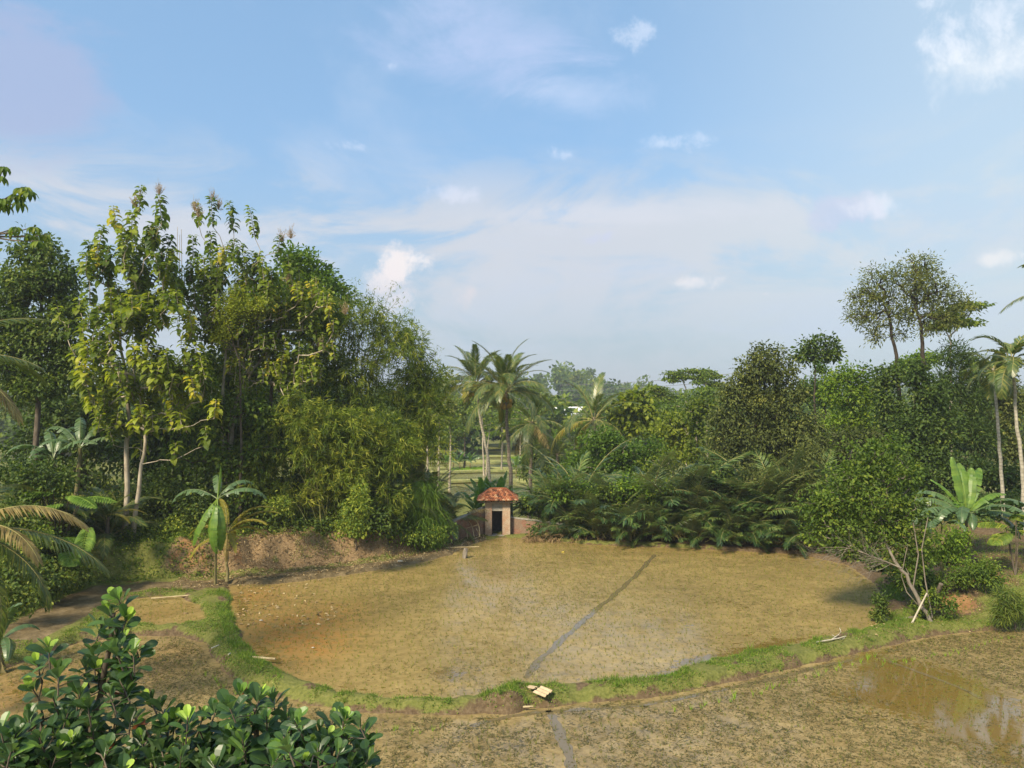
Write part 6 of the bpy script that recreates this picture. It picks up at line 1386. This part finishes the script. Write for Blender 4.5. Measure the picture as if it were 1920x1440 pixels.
chip('tiny white stub of cane on the bund left of the split bamboo', 430, 1226, .2, .16, 1.5, .022, 'cane_stub', 'driftwood', 'cane')
chip('thin pole along the water edge below the bamboo frame', 862, 1026, .15, 2.2, .12, .03)
for lab, px, py, w_, l_, mt in (('curled white leaf lying in the left corner of the paddy', 489, 1163, .22, .12, 'driftwood'), ('dark scrap floating in the left corner of the paddy', 596, 1152, .14, .08, 'darkwood'), ('small white scrap in the paddy left of the middle', 587, 1214, .12, .08, 'driftwood'),
    ('tiny yellow leaf scrap floating near the far edge of the paddy', 1056, 1035, .22, .12, 'newyel'), ('pale stone beside the path below the bamboo bank', 750, 1052, .3, .18, 'driftwood'), ('pale curled husk on the mud beside the small palm', 348, 1150, .26, .14, 'dry')):
    if mt == 'newyel': M['newyel'] = plain_mat('yellow_scrap', (.55, .42, .05), (.7, .55, .08), 5)
    a = Acc(); u = np.linspace(0, PI, 6); tube(a, np.stack([-w_ / 2 * np.cos(u), .02 * np.sin(u * 2), 0 * u], 1), (l_ / 2 * np.sin(u) + .003) , 7, .5, rough=.12)
    me = a.mesh('scrap', M[mt], (0, 0, 0), True); g = G(px, py, .03 if py != 1052 else .2); o = place('scrap' if 'stone' not in lab else 'stone', me, None, tuple(g), (0, 0, rng.uniform(-.5, .5)), (1, 1, .4)); tag(o, lab, 'stone' if 'stone' in lab else 'scrap')
# ------------------------------------------------------------------ light and sky
AZ, EL = math.radians(216), math.radians(41)
sv = Vector((math.sin(AZ) * math.cos(EL), math.cos(AZ) * math.cos(EL), math.sin(EL)))
sun = bpy.data.objects.new('sun', bpy.data.lights.new('sun', 'SUN'))
COL.objects.link(sun); sun.rotation_euler = (-sv).to_track_quat('-Z', 'Y').to_euler(); sun.location = (30, 0, 40)
sun.data.energy = 5.0; sun.data.angle = math.radians(10.0); sun.data.color = (1, .86, .62)
W = bpy.data.worlds.new('World'); SC.world = W; W.use_nodes = True
nt = W.node_tree; nt.nodes.clear()
out = N(nt, 'ShaderNodeOutputWorld'); bg = N(nt, 'ShaderNodeBackground'); bg.inputs['Strength'].default_value = 0.085
sky = N(nt, 'ShaderNodeTexSky', sky_type='NISHITA', sun_disc=False); sky.sun_elevation = EL; sky.sun_rotation = AZ
sky.air_density = 1.0; sky.dust_density = 1.5; sky.ozone_density = 1.2
tc = N(nt, 'ShaderNodeTexCoord'); D = tc.outputs['Generated']
sep = N(nt, 'ShaderNodeSeparateXYZ'); nt.links.new(D, sep.inputs[0])
# planar cloud-layer coordinates
zz = math_(nt, 'ADD', math_(nt, 'MAXIMUM', sep.outputs[2], 0.0), 0.22)
cx = math_(nt, 'DIVIDE', sep.outputs[0], zz); cy = math_(nt, 'DIVIDE', sep.outputs[1], zz)
cmb = N(nt, 'ShaderNodeCombineXYZ'); nt.links.new(cx, cmb.inputs[0]); nt.links.new(cy, cmb.inputs[1])
nL = tex_noise(nt, 1.1, 7, 0.62, cmb.outputs[0], 0.5)
nW = tex_noise(nt, 15.0, 9, 0.66, D, 0.25)
mps = N(nt, 'ShaderNodeVectorMath', operation='MULTIPLY'); nt.links.new(D, mps.inputs[0]); mps.inputs[1].default_value = (1, 1, 2.6)
nS = tex_noise(nt, 4.2, 9, 0.64, mps.outputs[0], 0.6)
def mr(x, a, b_, c_=0.0, d_=1.0):
    n = N(nt, 'ShaderNodeMapRange', interpolation_type='SMOOTHSTEP'); n.inputs[1].default_value = a; n.inputs[2].default_value = b_
    n.inputs[3].default_value = c_; n.inputs[4].default_value = d_; nt.links.new(x, n.inputs[0]); return n.outputs[0]
col = mixc(nt, 1.0, sky.outputs[0], (1.15, 1.36, 1.42), 'MULTIPLY')
col = mixc(nt, 0.55, col, (2.6, 4.5, 7.0))
# horizon haze and the broad pale cloud sheet in the lower sky
hz = mr(sep.outputs[2], 0.34, 0.0)
col = mixc(nt, math_(nt, 'MULTIPLY', hz, 0.85), col, (3.7, 4.35, 4.75))
sheet = math_(nt, 'MULTIPLY', mr(nS.outputs[0], 0.40, 0.58), mr(sep.outputs[2], 0.34, 0.21))
sheet = math_(nt, 'MULTIPLY', sheet, mr(sep.outputs[2], 0.04, 0.17, 0.3, 0.95))
col = mixc(nt, sheet, col, (5.2, 5.5, 6.1))
# sky made paler and brighter on the right
rt = mr(sep.outputs[0], 0.05, 0.62)
col = mixc(nt, math_(nt, 'MULTIPLY', rt, 0.6), col, (5.4, 6.4, 6.9))
wisp = math_(nt, 'MULTIPLY', mr(nL.outputs[0], 0.48, 0.68), 0.4)
col = mixc(nt, wisp, col, (4.6, 5.5, 7.0))
def blob(c, px, py, rx, ry, amt, colr, soft=0.5, src=None, k=2.6):
    d = ray(px, py); d = d / np.linalg.norm(d)
    n = N(nt, 'ShaderNodeVectorMath', operation='SUBTRACT'); nt.links.new(D, n.inputs[0]); n.inputs[1].default_value = tuple(d)
    m = N(nt, 'ShaderNodeVectorMath', operation='MULTIPLY'); nt.links.new(n.outputs[0], m.inputs[0]); m.inputs[1].default_value = (F / rx, F / rx, F / ry)
    l = N(nt, 'ShaderNodeVectorMath', operation='LENGTH'); nt.links.new(m.outputs[0], l.inputs[0])
    s = math_(nt, 'ADD', math_(nt, 'SUBTRACT', 0.8, l.outputs['Value']), math_(nt, 'MULTIPLY', math_(nt, 'SUBTRACT', (src or nW).outputs[0], 0.5), k * 2))
    return mixc(nt, math_(nt, 'MULTIPLY', mr(s, 0.0, soft), amt), c, colr)
WH = (9.2, 8.7, 8.6); GR = (4.9, 5.5, 7.4)
col = blob(col, 50, 150, 230, 170, .9, (3.15, 3.95, 5.9), 0.6, nS, 1.2)
col = blob(col, 930, 70, 260, 170, .8, (4.2, 5.1, 7.3), 0.9, nS, 1.3)
col = blob(col, 1080, 180, 190, 70, .5, (5.4, 6.2, 8.0), 0.9, nS, 1.2)
col = blob(col, 1600, 380, 260, 60, .5, (5.7, 6.0, 6.7), 0.9, nS, 1.3)
col = blob(col, 1590, 395, 60, 26, .6, (4.9, 5.3, 6.8), 0.7)
col = blob(col, 1130, 400, 340, 40, .5, (6.0, 6.2, 6.9), 0.9, nS, 1.2)
col = blob(col, 1130, 445, 50, 22, .5, (4.9, 5.4, 7.2), 0.7)
col = blob(col, 1900, 90, 120, 74, .62, (7.6, 7.9, 8.3), 1.2, None, 1.6)
col = blob(col, 1825, 135, 74, 46, .5, (7.4, 7.8, 8.2), 1.2, None, 1.6)
col = blob(col, 1900, 10, 130, 60, .5, (7.4, 7.8, 8.6), 0.9)
col = blob(col, 1195, 68, 46, 26, .4, (7.6, 8.0, 9.0), 1.1)
col = blob(col, 735, 122, 22, 13, .35, (7.2, 7.8, 9.0), 1.1)
col = blob(col, 672, 276, 54, 17, .5, (7.4, 7.8, 8.9), 1.1)
col = blob(col, 1068, 290, 40, 15, .45, (7.4, 7.8, 8.9), 1.1)
col = blob(col, 1248, 272, 72, 20, .45, (7.2, 7.7, 8.8), 1.1)
col = blob(col, 838, 366, 60, 20, .4, (7.2, 7.3, 8.4), 1.1)
col = blob(col, 1655, 385, 66, 22, .45, (7.8, 7.9, 8.4), 1.1)
col = blob(col, 722, 545, 92, 50, .55, (6.6, 6.0, 6.3), 1.0, None, 1.6)
col = blob(col, 750, 496, 72, 42, .9, (7.9, 7.3, 7.2), 0.8, None, 1.7)
col = blob(col, 708, 520, 76, 42, .85, (7.4, 6.9, 7.0), 0.8, None, 1.7)
col = blob(col, 782, 484, 26, 15, .6, (8.0, 7.6, 7.6), 0.8, None, 1.8)
col = blob(col, 750, 560, 60, 26, .5, (7.4, 6.9, 7.2), 0.9)
col = blob(col, 890, 556, 52, 36, .6, (6.8, 6.1, 6.2), 1.1)
col = blob(col, 910, 580, 32, 20, .6, (7.8, 7.1, 7.2), 1.1)
col = blob(col, 1296, 530, 54, 18, .5, (8.3, 7.7, 7.7), 1.1)
col = blob(col, 1858, 485, 46, 15, .5, (8.4, 8.0, 7.8), 1.1)
col = blob(col, 1435, 550, 24, 12, .5, (7.6, 7.1, 7.3), 1.1)
nt.links.new(col, bg.inputs[0]); nt.links.new(bg.outputs[0], out.inputs[0])
# ------------------------------------------------------------------ haze
HZ = Acc(); box(HZ, (-1700, -500, -12), (1700, 2500, 60))
mh, nt = new_mat('valley_haze'); out = N(nt, 'ShaderNodeOutputMaterial')
pv = N(nt, 'ShaderNodeVolumePrincipled'); pv.inputs['Density'].default_value = HAZE_D; pv.inputs['Color'].default_value = (.86, .91, 1, 1)
pv.inputs['Anisotropy'].default_value = 0.2
nt.links.new(pv.outputs[0], out.inputs['Volume'])
if HAZE_D > 0:
    tag(HZ.obj('haze', mh), kind='stuff')
# ------------------------------------------------------------------ render settings
SC.view_settings.view_transform = 'Standard'; SC.view_settings.look = 'None'
SC.view_settings.exposure = EXPO; SC.view_settings.gamma = 1.0; SC.view_settings.use_curve_mapping = False
cy_ = SC.cycles
cy_.max_bounces = 6; cy_.diffuse_bounces = 3; cy_.glossy_bounces = 2; cy_.transmission_bounces = 4; cy_.volume_bounces = 0
cy_.use_denoising = True; cy_.caustics_reflective = False; cy_.caustics_refractive = False
cy_.sample_clamp_indirect = 6.0
